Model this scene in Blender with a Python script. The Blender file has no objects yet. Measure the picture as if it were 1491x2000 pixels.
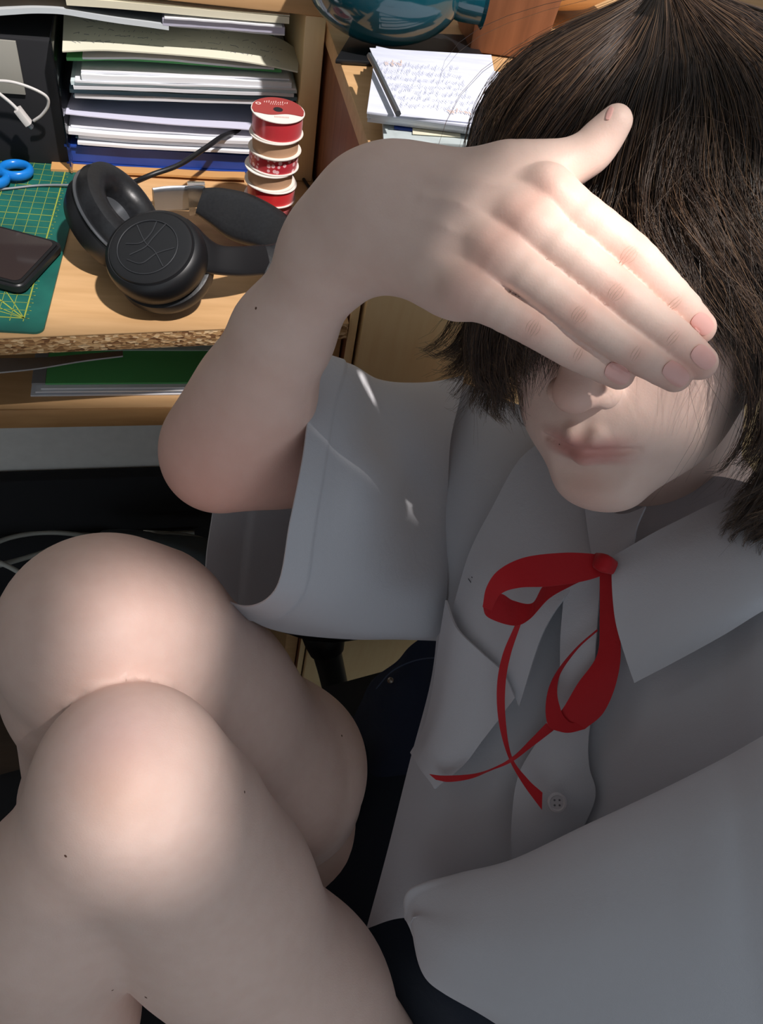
import bpy, bmesh, math, random
import numpy as np
from mathutils import Vector, Matrix
from mathutils.bvhtree import BVHTree
from math import sin, cos, pi, radians, sqrt

# ------------------------------------------------------------------ camera
def nrm(v):
    v = np.array(v, float); return v/np.linalg.norm(v)
_p, _r, _y = radians(50), radians(14), radians(17)
_h = np.array([sin(_y), cos(_y), 0.0]); _z = np.array([0, 0, 1.0])
CF = cos(_p)*_h - sin(_p)*_z
_r0 = np.array([cos(_y), -sin(_y), 0.0]); _u0 = sin(_p)*_h + cos(_p)*_z
CR = cos(_r)*_r0 + sin(_r)*_u0
CU = cos(_r)*_u0 - sin(_r)*_r0
CC = np.array([0.0, 0.0, 1.2])
sc = bpy.context.scene
cam = bpy.data.cameras.new('camera'); camo = bpy.data.objects.new('camera', cam)
sc.collection.objects.link(camo); sc.camera = camo
cam.sensor_fit = 'VERTICAL'; cam.sensor_height = 24.0; cam.lens = 24.0*1500/2000
cam.clip_start = 0.01; cam.clip_end = 50
mw = Matrix.Identity(4)
for i in range(3):
    mw[i][0] = CR[i]; mw[i][1] = CU[i]; mw[i][2] = -CF[i]; mw[i][3] = CC[i]
camo.matrix_world = mw

# ------------------------------------------------------------------ light
world = bpy.data.worlds.new('world'); sc.world = world; world.use_nodes = True
wn = world.node_tree.nodes; wl = world.node_tree.links
bg = wn['Background']
bg.inputs['Color'].default_value = (0.80, 0.91, 1.0, 1)
bg.inputs['Strength'].default_value = 0.66
SUN = nrm([0.30, -0.40, 0.87])
sl = bpy.data.lights.new('sun', 'SUN'); sl.energy = 6.2; sl.angle = radians(1.8); sl.color = (1.0, 0.94, 0.87)
so = bpy.data.objects.new('sun', sl); sc.collection.objects.link(so)
so.rotation_euler = Vector(SUN).to_track_quat('Z', 'Y').to_euler()
sc.view_settings.view_transform = 'Standard'; sc.view_settings.look = 'None'
sc.view_settings.gamma = 1.0; sc.view_settings.exposure = 0.0
sc.view_settings.use_curve_mapping = False

# ------------------------------------------------------------------ helpers
def ray(px, py):
    return CF + (px-745.5)/1500*CR + (1000-py)/1500*CU
def P(px, py, d):            # a real point in the room, d metres in front of the lens plane
    return CC + d*ray(px, py)
def Z(px, py, z):            # point at height z
    r = ray(px, py); return CC + r*((z-CC[2])/r[2])
_c, _s = cos(radians(4.5)), sin(radians(4.5))
def W(a, b, z):              # desk frame -> room
    return np.array([a*_c - b*_s, 0.53 + a*_s + b*_c, z])
def Lc(w):
    dx, dy = w[0], w[1]-0.53
    return np.array([_c*dx+_s*dy, -_s*dx+_c*dy, w[2]])
def LZ(px, py, z): return Lc(Z(px, py, z))
def VB(px, py, b):           # point on the vertical plane b = const of the desk frame
    r = ray(px, py); b0 = -_s*CC[0]+_c*(CC[1]-0.53); db = -_s*r[0]+_c*r[1]
    return CC + r*((b-b0)/db)

def tag(o, label=None, cat=None, group=None, kind=None):
    if label: o['label'] = label
    if cat: o['category'] = cat
    if group: o['group'] = group
    if kind: o['kind'] = kind
    return o
def link(name, me, mat, parent=None, smooth=True):
    o = bpy.data.objects.new(name, me); sc.collection.objects.link(o)
    if mat and not me.materials: me.materials.append(mat)
    if smooth and len(me.polygons): me.polygons.foreach_set('use_smooth', [True]*len(me.polygons))
    if parent: o.parent = parent
    return o
def mesh(name, vs, fs, mat, parent=None, smooth=True):
    me = bpy.data.meshes.new(name)
    me.from_pydata([tuple(map(float, v)) for v in vs], [], [tuple(map(int, f)) for f in fs]); me.update()
    return link(name, me, mat, parent, smooth)
def empty(name, loc=(0, 0, 0)):
    o = bpy.data.objects.new(name, None); sc.collection.objects.link(o); o.empty_display_size = .02
    return o
def auto(o, ang=35):
    try: o.data.set_sharp_from_angle(angle=radians(ang))
    except Exception: pass
    return o
def box8(name, c8, mat, parent=None, bev=0.0015):
    bm = bmesh.new(); v = [bm.verts.new(tuple(c)) for c in c8]
    for f in ((0, 3, 2, 1), (4, 5, 6, 7), (0, 1, 5, 4), (1, 2, 6, 5), (2, 3, 7, 6), (3, 0, 4, 7)):
        bm.faces.new([v[i] for i in f])
    bmesh.ops.recalc_face_normals(bm, faces=bm.faces)
    if bev: bmesh.ops.bevel(bm, geom=bm.edges[:]+bm.verts[:], offset=bev, segments=2, affect='EDGES', profile=.5)
    me = bpy.data.meshes.new(name); bm.to_mesh(me); bm.free()
    o = link(name, me, mat, parent); return auto(o)
def box(name, a0, a1, b0, b1, z0, z1, mat, parent=None, bev=0.0015):   # desk-aligned box
    return box8(name, [W(a0, b0, z0), W(a1, b0, z0), W(a1, b1, z0), W(a0, b1, z0), W(a0, b0, z1), W(a1, b0, z1), W(a1, b1, z1), W(a0, b1, z1)], mat, parent, bev)

def cr(pts, n, closed=False):      # Catmull-Rom through pts (M,k) -> (n,k)
    p = np.array(pts, float); M = len(p)
    if M == 2 and not closed:
        t = np.linspace(0, 1, n).reshape((-1,)+(1,)*(p.ndim-1)); return p[0]*(1-t)+p[1]*t
    t = np.linspace(0, M if closed else M-1, n, endpoint=not closed)
    i = np.floor(t).astype(int)
    if not closed: i = np.minimum(i, M-2)
    u = (t-i)[:, None] if p.ndim == 2 else (t-i)[:, None, None]
    def g(j):
        if closed: return p[j % M]
        q = p[np.clip(j, 0, M-1)].copy()
        lo = j < 0; hi = j > M-1
        if lo.any(): q[lo] = 2*p[0]-p[1]
        if hi.any(): q[hi] = 2*p[-1]-p[-2]
        return q
    a, b, c, d = g(i-1), g(i), g(i+1), g(i+2)
    return .5*(2*b+(c-a)*u+(2*a-5*b+4*c-d)*u*u+(3*b-a-3*c+d)*u**3)
def resample(grid, nu, nv, cu=False, cv=False):
    g = cr(np.array(grid, float), nu, cu)
    return np.swapaxes(cr(np.swapaxes(g, 0, 1), nv, cv), 0, 1)
def gnormals(g):
    du = np.gradient(g, axis=0); dv = np.gradient(g, axis=1)
    n = np.cross(du, dv); n /= (np.linalg.norm(n, axis=2, keepdims=True)+1e-12); return n
def wave(x, y, seed, n=5):
    r = np.random.RandomState(seed); o = 0*x
    for k in range(n):
        a = r.rand()*2*pi; f = 1.5**k
        o = o + np.sin((x*cos(a)+y*sin(a))*f+r.rand()*7)/f
    return o/2
def slab(name, g, mat, parent=None, t=0.0006, closed_u=False, ref=None):
    """g (nu,nv,3) world points -> solid sheet of thickness t"""
    nu, nv = g.shape[:2]
    n = gnormals(g) if not closed_u else gnormals(np.concatenate([g[-1:], g, g[:1]]))[1:-1]
    A = (g+n*t/2).reshape(-1, 3); B = (g-n*t/2).reshape(-1, 3)
    V = np.concatenate([A, B]); N = nu*nv; fs = []
    ru = nu if closed_u else nu-1
    for i in range(ru):
        i2 = (i+1) % nu
        for j in range(nv-1):
            a, b, c, d = i*nv+j, i2*nv+j, i2*nv+j+1, i*nv+j+1
            fs.append((a, b, c, d)); fs.append((N+d, N+c, N+b, N+a))
    for i in range(ru):
        i2 = (i+1) % nu
        a, b = i*nv, i2*nv; fs.append((b, a, N+a, N+b))
        a, b = i*nv+nv-1, i2*nv+nv-1; fs.append((a, b, N+b, N+a))
    if not closed_u:
        for j in range(nv-1):
            fs.append((j, j+1, N+j+1, N+j)); a = (nu-1)*nv
            fs.append((a+j+1, a+j, N+a+j, N+a+j+1))
    return auto(mesh(name, V, fs, mat, parent), 60)
def pw(rows):     # rows of (px,py,d) -> world grid
    return np.array([[P(*q) for q in r] for r in rows])
def patch(name, rows, mat, parent=None, nu=40, nv=40, t=0.0006, wr=None, cu=False):
    g = resample(pw(rows), nu, nv, cu)
    if wr is not None:
        uu, vv = np.meshgrid(np.linspace(0, 1, nu), np.linspace(0, 1, nv), indexing='ij')
        g = g + gnormals(g)*wr(uu, vv)[..., None]
    return slab(name, g, mat, parent, t, cu)
def tube(name, pts, r, mat, parent=None, n=60, seg=10, flat=None, updir=(0, 0, 1)):
    """pts world, r scalar or list; flat=(rw, rh) gives an oval section"""
    p = cr(np.array(pts, float), n)
    rr = cr(np.array([[q] for q in (r if hasattr(r, '__len__') else [r]*len(pts))], float), n)[:, 0]
    T = np.gradient(p, axis=0); T /= np.linalg.norm(T, axis=1, keepdims=True)
    up = np.array(updir, float); vs = []; fs = []
    for i in range(n):
        s = np.cross(T[i], up)
        if np.linalg.norm(s) < .05: s = np.cross(T[i], [.3, .9, .1])
        s /= np.linalg.norm(s); u2 = np.cross(s, T[i])
        a1, a2 = (rr[i], rr[i]) if flat is None else (flat[0]*rr[i], flat[1]*rr[i])
        for k in range(seg):
            th = 2*pi*k/seg
            if flat is None: x, y = cos(th), sin(th)
            else:
                x = math.copysign(abs(cos(th))**.6, cos(th)); y = math.copysign(abs(sin(th))**.6, sin(th))
            vs.append(p[i]+a1*x*s+a2*y*u2)
    for i in range(n-1):
        for k in range(seg):
            k2 = (k+1) % seg
            fs.append((i*seg+k, i*seg+k2, (i+1)*seg+k2, (i+1)*seg+k))
    fs.append(tuple(range(seg))[::-1]); fs.append(tuple((n-1)*seg+k for k in range(seg)))
    o = mesh(name, vs, fs, mat, parent)
    return auto(o, 50)
def lathe(name, prof, org, axis, mat, parent=None, seg=48, sx=1.0, sy=1.0, xdir=(1, 0, 0)):
    ax = nrm(axis); x = np.array(xdir, float); x = x-ax*(x@ax); x = nrm(x); y = np.cross(ax, x)
    vs = []; fs = []; m = len(prof)
    for k in range(seg):
        th = 2*pi*k/seg
        for (r, h) in prof: vs.append(np.array(org)+ax*h+(x*cos(th)*sx+y*sin(th)*sy)*r)
    for k in range(seg):
        k2 = (k+1) % seg
        for j in range(m-1): fs.append((k*m+j, k2*m+j, k2*m+j+1, k*m+j+1))
    fs.append(tuple(k*m for k in range(seg))[::-1]); fs.append(tuple(k*m+m-1 for k in range(seg)))
    o = mesh(name, vs, fs, mat, parent); return auto(o, 40)

# ------------------------------------------------------------------ materials
def srgb(r, g, b):
    f = lambda c: (c/255/12.92) if c/255 <= .04045 else ((c/255+.055)/1.055)**2.4
    return (f(r), f(g), f(b), 1)
def mat(name, col, rough=.5, metal=0, spec=.5, **kw):
    m = bpy.data.materials.new(name); m.use_nodes = True
    b = m.node_tree.nodes['Principled BSDF']
    b.inputs['Base Color'].default_value = col if len(col) == 4 else (*col, 1)
    b.inputs['Roughness'].default_value = rough; b.inputs['Metallic'].default_value = metal
    b.inputs['Specular IOR Level'].default_value = spec
    for k, v in kw.items(): b.inputs[k.replace('_', ' ')].default_value = v
    return m
def nd(m, t, **kw):
    n = m.node_tree.nodes.new(t)
    for k, v in kw.items():
        if k in n.inputs.keys(): n.inputs[k].default_value = v
        else: setattr(n, k, v)
    return n
def lk(m, a, b): m.node_tree.links.new(a, b)
def bsdf(m): return m.node_tree.nodes['Principled BSDF']
def ramp(m, fac, stops):
    r = nd(m, 'ShaderNodeValToRGB'); e = r.color_ramp.elements
    while len(e) < len(stops): e.new(.5)
    for i, (p_, c) in enumerate(stops): e[i].position = p_; e[i].color = c
    lk(m, fac, r.inputs['Fac']); return r.outputs['Color']
def noisy(m, scale, stops, vec=(1, 1, 1), rot=(0, 0, 0), detail=6, bump=0, bs=.2, coord='Object', dist=0.0):
    tc = nd(m, 'ShaderNodeTexCoord'); mp = nd(m, 'ShaderNodeMapping')
    mp.inputs['Scale'].default_value = vec; mp.inputs['Rotation'].default_value = rot
    lk(m, tc.outputs[coord], mp.inputs['Vector'])
    nz = nd(m, 'ShaderNodeTexNoise'); nz.inputs['Scale'].default_value = scale; nz.inputs['Detail'].default_value = detail
    nz.inputs['Distortion'].default_value = dist
    lk(m, mp.outputs['Vector'], nz.inputs['Vector'])
    lk(m, ramp(m, nz.outputs['Fac'], stops), bsdf(m).inputs['Base Color'])
    if bump:
        b = nd(m, 'ShaderNodeBump'); b.inputs['Strength'].default_value = bs; b.inputs['Distance'].default_value = bump
        lk(m, nz.outputs['Fac'], b.inputs['Height']); lk(m, b.outputs['Normal'], bsdf(m).inputs['Normal'])
    return m
RZ = (0, 0, radians(-4.5))
def wood(name, c1, c2, rough=.45, sc_=14, vec=(1, 9, 9), rot=RZ):
    return noisy(mat(name, c1, rough), sc_, [(.3, c1), (.7, c2)], vec=vec, rot=rot, detail=4, bump=.0005, bs=.1)
M = {}
M['beech'] = wood('beech laminate', srgb(214, 172, 124), srgb(200, 158, 110))
M['beech_v'] = wood('beech laminate upright', srgb(248, 218, 166), srgb(243, 208, 154), vec=(9, 9, 1))
M['beech_edge'] = wood('beech edge band', srgb(196, 150, 100), srgb(180, 134, 86))
M['pot_brown_and_shade'] = wood('pot brown and side shade', srgb(150, 96, 66), srgb(126, 78, 52), vec=(9, 9, 1))  # own brown of the pot, painted shade on the chest's left side
M['chip'] = mat('raw chipboard edge', srgb(170, 130, 90), .9)
_m = M['chip']
_tc = nd(_m, 'ShaderNodeTexCoord'); _v = nd(_m, 'ShaderNodeTexVoronoi'); _v.inputs['Scale'].default_value = 520
_mp = nd(_m, 'ShaderNodeMapping'); _mp.inputs['Scale'].default_value = (.45, 1, 1)
lk(_m, _tc.outputs['Object'], _mp.inputs['Vector']); lk(_m, _mp.outputs['Vector'], _v.inputs['Vector'])
_sp = nd(_m, 'ShaderNodeSeparateColor'); lk(_m, _v.outputs['Color'], _sp.inputs[0])
lk(_m, ramp(_m, _sp.outputs[0], [(0, srgb(110, 72, 42)), (.25, srgb(160, 118, 76)), (.65, srgb(196, 156, 108)), (1, srgb(236, 204, 160))]), bsdf(_m).inputs['Base Color'])
_b = nd(_m, 'ShaderNodeBump'); _b.inputs['Strength'].default_value = .6; _b.inputs['Distance'].default_value = .001
lk(_m, _v.outputs['Distance'], _b.inputs['Height']); lk(_m, _b.outputs['Normal'], bsdf(_m).inputs['Normal'])
M['wall'] = noisy(mat('grey plaster wall', srgb(150, 148, 144), .9), 60, [(.3, srgb(158, 156, 152)), (.7, srgb(148, 146, 142))], bump=.001)
M['ceil'] = noisy(mat('white ceiling paint', srgb(225, 224, 220), .9), 60, [(.3, srgb(228, 226, 222)), (.7, srgb(220, 218, 214))])
M['floor'] = wood('dark floor boards', srgb(92, 74, 60), srgb(70, 56, 46), sc_=6)
M['paper'] = mat('white paper', srgb(226, 228, 234), .85)
M['paper_old'] = mat('yellowish paper', srgb(222, 220, 200), .85)
M['black'] = mat('black plastic', srgb(22, 23, 26), .42)
M['black_soft'] = noisy(mat('black leatherette', srgb(26, 27, 30), .38), 400, [(.3, srgb(24, 25, 28)), (.7, srgb(32, 33, 36))], bump=.0004)
M['black_matte'] = mat('matt black', srgb(20, 21, 26), .8)
M['grey_metal'] = mat('grey metal', srgb(130, 134, 140), .35, .8)
M['cable_w'] = mat('white cable', srgb(205, 202, 200), .5)
M['blue_pl'] = mat('glossy blue plastic', srgb(24, 120, 205), .25)
M['clear'] = mat('clear plastic', (.9, .93, .95), .08, Transmission_Weight=1.0, IOR=1.3)
M['green'] = mat('green card folder', srgb(92, 178, 104), .5)
M['blue'] = noisy(mat('blue binder cover', srgb(34, 66, 150), .4), 30, [(.3, srgb(30, 60, 140)), (.7, srgb(40, 74, 160))])
M['bluegrey'] = mat('blue grey folder', srgb(96, 124, 138), .5)
M['orange'] = mat('orange brown card', srgb(200, 150, 92), .7)
M['cream'] = mat('cream card', srgb(226, 220, 196), .8)
# ================================================================== the setting
FZ = -.05
floor = box('floor', -2.2, 2.4, -2.6, .70, FZ-.02, FZ, M['floor'], bev=0); tag(floor, kind='structure')
wb = box('wall_back', -2.2, 2.4, .62, .70, FZ, 2.3, M['wall'], bev=0); tag(wb, kind='structure')
def slabxy(name, x0, x1, y0, y1, z0, z1, mt):
    o = box8(name, [np.array(q) for q in ((x0, y0, z0), (x1, y0, z0), (x1, y1, z0), (x0, y1, z0), (x0, y0, z1), (x1, y0, z1), (x1, y1, z1), (x0, y1, z1))], mt, None, 0)
    tag(o, kind='structure'); return o
# ceiling; its unseen openings are shaped to cut the sun into patches
CZ = 2.3
HOLES = [[(.25, .5), (1.0, .5), (1.0, -.195), (.25, -.195)],
         [(.550, -.262), (.575, -.238), (.615, -.240), (.665, -.262), (.80, -.262), (.80, -.356), (.66, -.346), (.60, -.343), (.545, -.312)],
         [(.432, -.415), (.522, -.430), (.530, -.615), (.450, -.615)]]
def plate(name, outer, holes, z0, z1, mt):
    bm = bmesh.new(); loops = []
    for lp_ in [outer]+holes:
        vs = [bm.verts.new((x, y, z0)) for x, y in lp_]; loops.append(vs)
        for k in range(len(vs)): bm.edges.new((vs[k], vs[(k+1) % len(vs)]))
    bmesh.ops.triangle_fill(bm, use_beauty=True, use_dissolve=False, edges=bm.edges[:])
    r = bmesh.ops.extrude_face_region(bm, geom=bm.faces[:]); bmesh.ops.translate(bm, verts=[v for v in r['geom'] if isinstance(v, bmesh.types.BMVert)], vec=(0, 0, z1-z0))
    bmesh.ops.recalc_face_normals(bm, faces=bm.faces)
    me = bpy.data.meshes.new(name); bm.to_mesh(me); bm.free(); return link(name, me, mt, None, False)
tag(plate('ceiling', [(-2.2, -2.6), (2.4, -2.6), (2.4, .70), (-2.2, .70)], HOLES, CZ, CZ+.03, M['ceil']), kind='structure')
# sheets added out of view over two openings to dim the sun
def dimmer_mat(nm, t):
    m = bpy.data.materials.new(nm); m.use_nodes = True; m.node_tree.nodes.clear()
    o = m.node_tree.nodes.new('ShaderNodeOutputMaterial'); g = m.node_tree.nodes.new('ShaderNodeBsdfTransparent'); g.inputs['Color'].default_value = (t, t, t*1.02, 1)
    m.node_tree.links.new(g.outputs[0], o.inputs[0]); return m
slabxy('sun_dimmer_1', .42, .54, -.63, -.40, CZ+.032, CZ+.036, dimmer_mat('sun dimming sheet', .70))
slabxy('sun_dimmer_2', .24, 1.01, -.2, .51, CZ+.032, CZ+.036, dimmer_mat('faint sun dimming sheet', .84))
slabxy('wall_left', -2.28, -2.2, -2.6, .70, FZ, CZ, M['wall'])
slabxy('wall_right', 2.4, 2.48, -2.6, .70, FZ, .75, M['wall'])
slabxy('wall_right', 2.4, 2.48, .1, .70, .75, CZ, M['wall'])

# ================================================================== desk
desk = empty('desk'); tag(desk, 'beech desk with rough chipboard front edge and open shelf underneath', 'desk')
dl = (-1.1, -.084); dr = (.098, .0125)
def dtop(z0, z1, inset=0, back=.61):
    return [W(dl[0], dl[1]+inset, z0), W(dr[0], dr[1]+inset, z0), W(dr[0], back, z0), W(dl[0], back, z0),
            W(dl[0], dl[1]+inset, z1), W(dr[0], dr[1]+inset, z1), W(dr[0], back, z1), W(dl[0], back, z1)]
box8('chipboard_core', dtop(.7625, .7790), M['chip'], desk, .0006)
box8('desktop', dtop(.7791, .7800, -.0004), M['beech'], desk, 0)
box('shelf', -1.1, .0795, .030, .285, .642, .665, M['beech'], desk, .001)
box('shelf_edge', -1.1, .0795, .0285, .0302, .642, .665, M['beech_edge'], desk, .0003)
box('side_panel', .080, .098, .03, .60, FZ, .641, M['beech'], desk, .001)
box('side_panel', .080, .098, .03, .60, .666, .762, M['beech'], desk, .001)
box('side_panel', -1.119, -1.101, .0, .60, FZ, .762, M['beech'], desk, .001)
box('back_panel', -1.1, .079, .286, .298, .1, .641, M['ceil'], desk, .001)

cab = empty('cabinet'); tag(cab, 'pale beech chest with plain door standing right of the desk', 'cabinet')
CX0, CX1, CB, CT = .1005, .74, .02, .93
box('side_panel', CX0, CX0+.0075, CB, .60, FZ, CT-.018, M['pot_brown_and_shade'], cab)  # the panel's shade is put into this darker reddish brown
box('front_strip', CX0-.0004, CX0+.0072, CB-.002, CB, FZ+.06, CT-.018, M['beech_v'], cab, .0004)
box('door', CX0+.0105, CX1-.02, CB-.008, CB+.01, FZ+.06, CT-.02, M['beech_v'], cab)
box('plinth', CX0+.01, CX1-.02, CB+.004, CB+.02, FZ, FZ+.055, M['beech_v'], cab)
box('side_panel', CX1-.018, CX1, CB, .60, FZ, CT-.018, M['beech'], cab)
box('back_panel', CX0+.01, CX1-.02, .585, .595, FZ, CT-.02, M['beech'], cab)
box('top_panel', CX0-.003, CX1+.003, CB-.01, .60, CT-.017, CT, M['beech'], cab)

# ---------------------------------------------------------------- hutch standing on the desk
hut = empty('desk_hutch'); tag(hut, 'beech shelf box on the desk filled with papers', 'shelf')
box('side_panel', .0765, .0960, .25, .55, .7805, .9375, M['beech_v'], hut)
box('top_panel', -.55, .0965, .248, .55, .938, .956, M['beech'], hut)
box('side_panel', -.55, -.532, .25, .55, .7805, .9375, M['beech_v'], hut)
box('back_panel', -.53, .076, .54, .548, .7805, .9375, M['black_matte'], hut)

def vrows(front, back, b0, b1):
    f = np.array([VB(x, y, b0) for x, y in front]); b = np.array([VB(x, y, b1) for x, y in back])
    return f, b
def sheet(name, front, back, b0, b1, t, mt, label=None, cat='paper', group=None, n=40, parent=None, sag=0, seed=1):
    f, b = vrows(front, back, b0, b1)
    f = cr(f, n); b = cr(b, n); m = 12; g = np.zeros((n, m, 3))
    for j in range(m):
        u = j/(m-1); g[:, j] = f*(1-u)+b*u
        g[:, j, 2] += sag*sin(pi*u)
    g[:, :, 2] += wave(np.linspace(0, 9, n), 0, seed)[:, None]*t*.12
    o = slab(name, g, mt, parent, t)
    if label: tag(o, label, cat, group)
    return o
def flatback(front, dy): return [(x, y+dy) for x, y in front]
PG = 'papers and folders piled in the hutch'
# each pile is a thing; its leaves are parts
def pile(name, label, cat, front, zlist, b0, b1, seed=0, tilt=0.0):
    """zlist: (thickness, material, dx0, dx1, db, partname) from bottom to top, front = bottom polyline px"""
    r = random.Random(seed)
    root = empty(name); tag(root, label, cat, PG)
    base = cr(np.array([VB(x, y, b0) for x, y in front]), 36)
    la = np.array([Lc(p) for p in base]); z = la[:, 2].copy()
    for k, (t, mt, d0, d1, db, nm) in enumerate(zlist):
        m = 8; g = np.zeros((36, m, 3)); a = np.linspace(la[0, 0]+d0, la[-1, 0]+d1, 36)
        wv = wave(np.linspace(0, 8, 36), k, seed+k)*.0006
        for j in range(m):
            u = j/(m-1)
            for i in range(36):
                g[i, j] = W(a[i]+r.uniform(-.0003, .0003), b0+db+(b1-b0)*u, np.interp(a[i], la[:, 0], z)+t/2+wv[i]*(1-u)+tilt*u)
        slab(nm, g, mt, root, t*.93)
        z += t
    return root
pile('flat_card', 'orange brown card lying lowest in the hutch', 'card', [(100, 334), (300, 345), (480, 352)], [(.0024, M['orange'], 0, 0, 0, 'card')], .240, .45, 3)
pile('ring_binder', 'blue binder lying under the white papers in the hutch', 'binder', [(131, 321), (300, 331), (580, 343)],
     [(.002, M['blue'], 0, 0, 0, 'cover'), (.0155, M['blue'], .002, -.001, .002, 'spine'), (.002, M['blue'], 0, 0, 0, 'cover')], .252, .46, 5)
pile('loose_paper_pile', 'ragged pile of white sheets above the blue binder', 'paper', [(140, 281), (300, 292), (575, 303)],
     [(.0016, M['paper'], .010, 0, 0, 'sheet'), (.0025, M['paper'], .006, -.002, -.004, 'sheet'), (.0015, M['bluegrey'], .004, 0, .004, 'sheet'), (.003, M['paper'], .007, 0, 0, 'sheet'),
      (.002, M['paper'], 0, -.004, .002, 'sheet'), (.0035, M['paper'], -.001, 0, -.003, 'sheet'), (.0016, M['paper'], .001, 0, .004, 'sheet')], .252, .44, 7)
tag(sheet('form_sheet', [(127, 222), (200, 230), (330, 243), (470, 252), (575, 262)], [(142, 178), (250, 184), (330, 190), (470, 196), (575, 200)], .252, .31, .0009, mat('lilac white paper', srgb(206, 206, 226), .8)),
    'lilac white form sheet with printed boxes sloping towards the front', 'paper', PG)
pile('dark_folder', 'blue grey folder with pale leaves between two paper piles', 'folder', [(134, 197), (300, 204), (580, 212)],
     [(.003, M['bluegrey'], .004, 0, .006, 'cover'), (.003, M['paper'], .006, -.004, 0, 'leaf'), (.0035, M['bluegrey'], .002, 0, .003, 'cover')], .254, .46, 9)
pile('bright_paper_pile', 'bright white paper pile below the green folder', 'paper', [(140, 172), (300, 178), (580, 188)],
     [(.003, M['paper'], .002, -.003, -.002, 'sheet'), (.0035, mat('pale blue paper', srgb(205, 220, 222), .8), 0, 0, 0, 'sheet'), (.0016, M['paper'], .004, -.002, -.003, 'sheet'), (.0055, mat('bright white paper', srgb(240, 243, 248), .8), .010, -.006, -.002, 'sheet'),
      (.0016, M['paper'], .010, -.008, .001, 'sheet')], .252, .46, 11)
pile('green_folder', 'green folder just under the handwritten sheet in the hutch', 'folder', [(130, 125), (300, 128), (560, 148)], [(.0030, M['green'], 0, -.004, .006, 'cover'), (.002, M['paper'], .014, -.012, .003, 'leaf')], .256, .45, 13)
hs = sheet('handwritten_sheet', [(122, 101), (200, 98), (300, 104), (420, 114), (500, 124), (582, 141)], [(125, 24), (250, 40), (330, 50), (450, 56), (540, 74), (584, 100)], .246, .31, .0012, M['paper_old'],
           'handwritten sheet with faint pencil lines curling over the folders', 'paper', PG)
# faint handwriting on it: short strokes lying on the sheet
def scribble(name, fn, rows, mt, parent, seed, r=.00022):
    rr = random.Random(seed); vs = []; fs = []
    for (u0, u1, v) in rows:
        u = u0
        while u < u1:
            a = np.array(fn(u, v)); b = np.array(fn(u+rr.uniform(.002, .012), v+rr.uniform(-.06, .06))); up = np.array(CF)*-.0009
            s = nrm(np.cross(b-a+1e-9, CF))*r; k = len(vs); vs += [a+up-s, a+up+s, b+up+s, b+up-s]; fs.append((k, k+1, k+2, k+3)); u += rr.uniform(.012, .03)
    o = mesh(name, vs, fs, mt, parent, False); o['kind'] = 'stuff'; return o
M['pencil'] = mat('pencil grey', srgb(120, 122, 126), .8)
_f = cr(np.array([VB(x, y, .246) for x, y in [(122, 101), (200, 98), (300, 104), (420, 114), (500, 124), (582, 141)]]), 50)
_b = cr(np.array([VB(x, y, .31) for x, y in [(125, 24), (250, 40), (330, 50), (450, 56), (540, 74), (584, 100)]]), 50)
def hfn(u, v):
    u = min(max(u, 0), .99); i = int(u*49); return _f[i]*(1-v)+_b[i]*v
scribble('handwriting', hfn, [(.06, .9, .25), (.06, .9, .45), (.1, .95, .65), (.08, .6, .85)], M['pencil'], hs, 4)
pile('lilac_block', 'small lilac paper block right on top of the handwritten sheet', 'paper', [(318, 54), (440, 62), (556, 72)],
     [(.002, M['paper'], .006, 0, .002, 'leaf'), (.006, mat('lilac paper', srgb(190, 188, 208), .8), 0, 0, 0, 'leaf'), (.0012, M['paper'], .002, -.003, -.002, 'leaf')], .25, .40, 15)
sheet('long_sheet', [(-80, 30), (0, 24), (60, 22), (130, 24), (220, 38), (330, 54)], [(-80, 0), (0, -8), (60, -10), (130, -6), (220, 8), (330, 24)], .25, .30, .0042, mat('grey white sheet', srgb(196, 202, 206), .8),
      'long grey white sheet reaching left over the dark box', 'paper', PG)
pile('cream_booklet', 'cream booklet topmost under the hutch top board', 'booklet', [(130, 14), (330, 30), (565, 50)], [(.0012, M['black_matte'], 0, -.006, .004, 'cover'), (.006, M['cream'], 0, 0, 0, 'leaf'), (.001, M['cream'], .002, 0, .001, 'cover')], .25, .42, 17)

# clear plastic divider and dark box on the left
dv = box('plastic_divider', -.1440, -.1425, .236, .50, .7805, .905, M['clear'], None, .0004); tag(dv, 'clear plastic divider upright between dark box and paper piles', 'divider')
bx = empty('storage_box'); tag(bx, 'black storage box with grey card on its front, left in the hutch', 'box')
box('body', -.40, -.1455, .254, .50, .7812, .895, M['black_matte'], bx, .002)
box('card', -.24, -.1745, .2515, .2535, .848, .893, mat('grey card', srgb(150, 148, 140), .8), bx, .0003)

# cable with plug hanging in front of the dark box
us = empty('charging_cable'); tag(us, 'white charging cable with plug hanging before the black box', 'cable')
tube('cord', [VB(-60, 165, .235), VB(0, 158, .235), VB(45, 166, .235), VB(88, 186, .235), VB(94, 205, .237), VB(82, 224, .24), VB(66, 236, .243)], .0013, M['cable_w'], us)
tube('cord', [VB(-40, 152, .232), VB(0, 184, .232), VB(22, 202, .232), VB(38, 218, .232)], .0015, M['cable_w'], us)
tube('plug', [VB(34, 213, .232), VB(44, 226, .232), VB(56, 241, .232)], .0044, M['cable_w'], us, n=8, flat=(1.2, .8))
tube('plug_tip', [VB(56, 241, .232), VB(63, 249, .232)], .0028, M['grey_metal'], us, n=6, flat=(1.2, .6))

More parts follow.
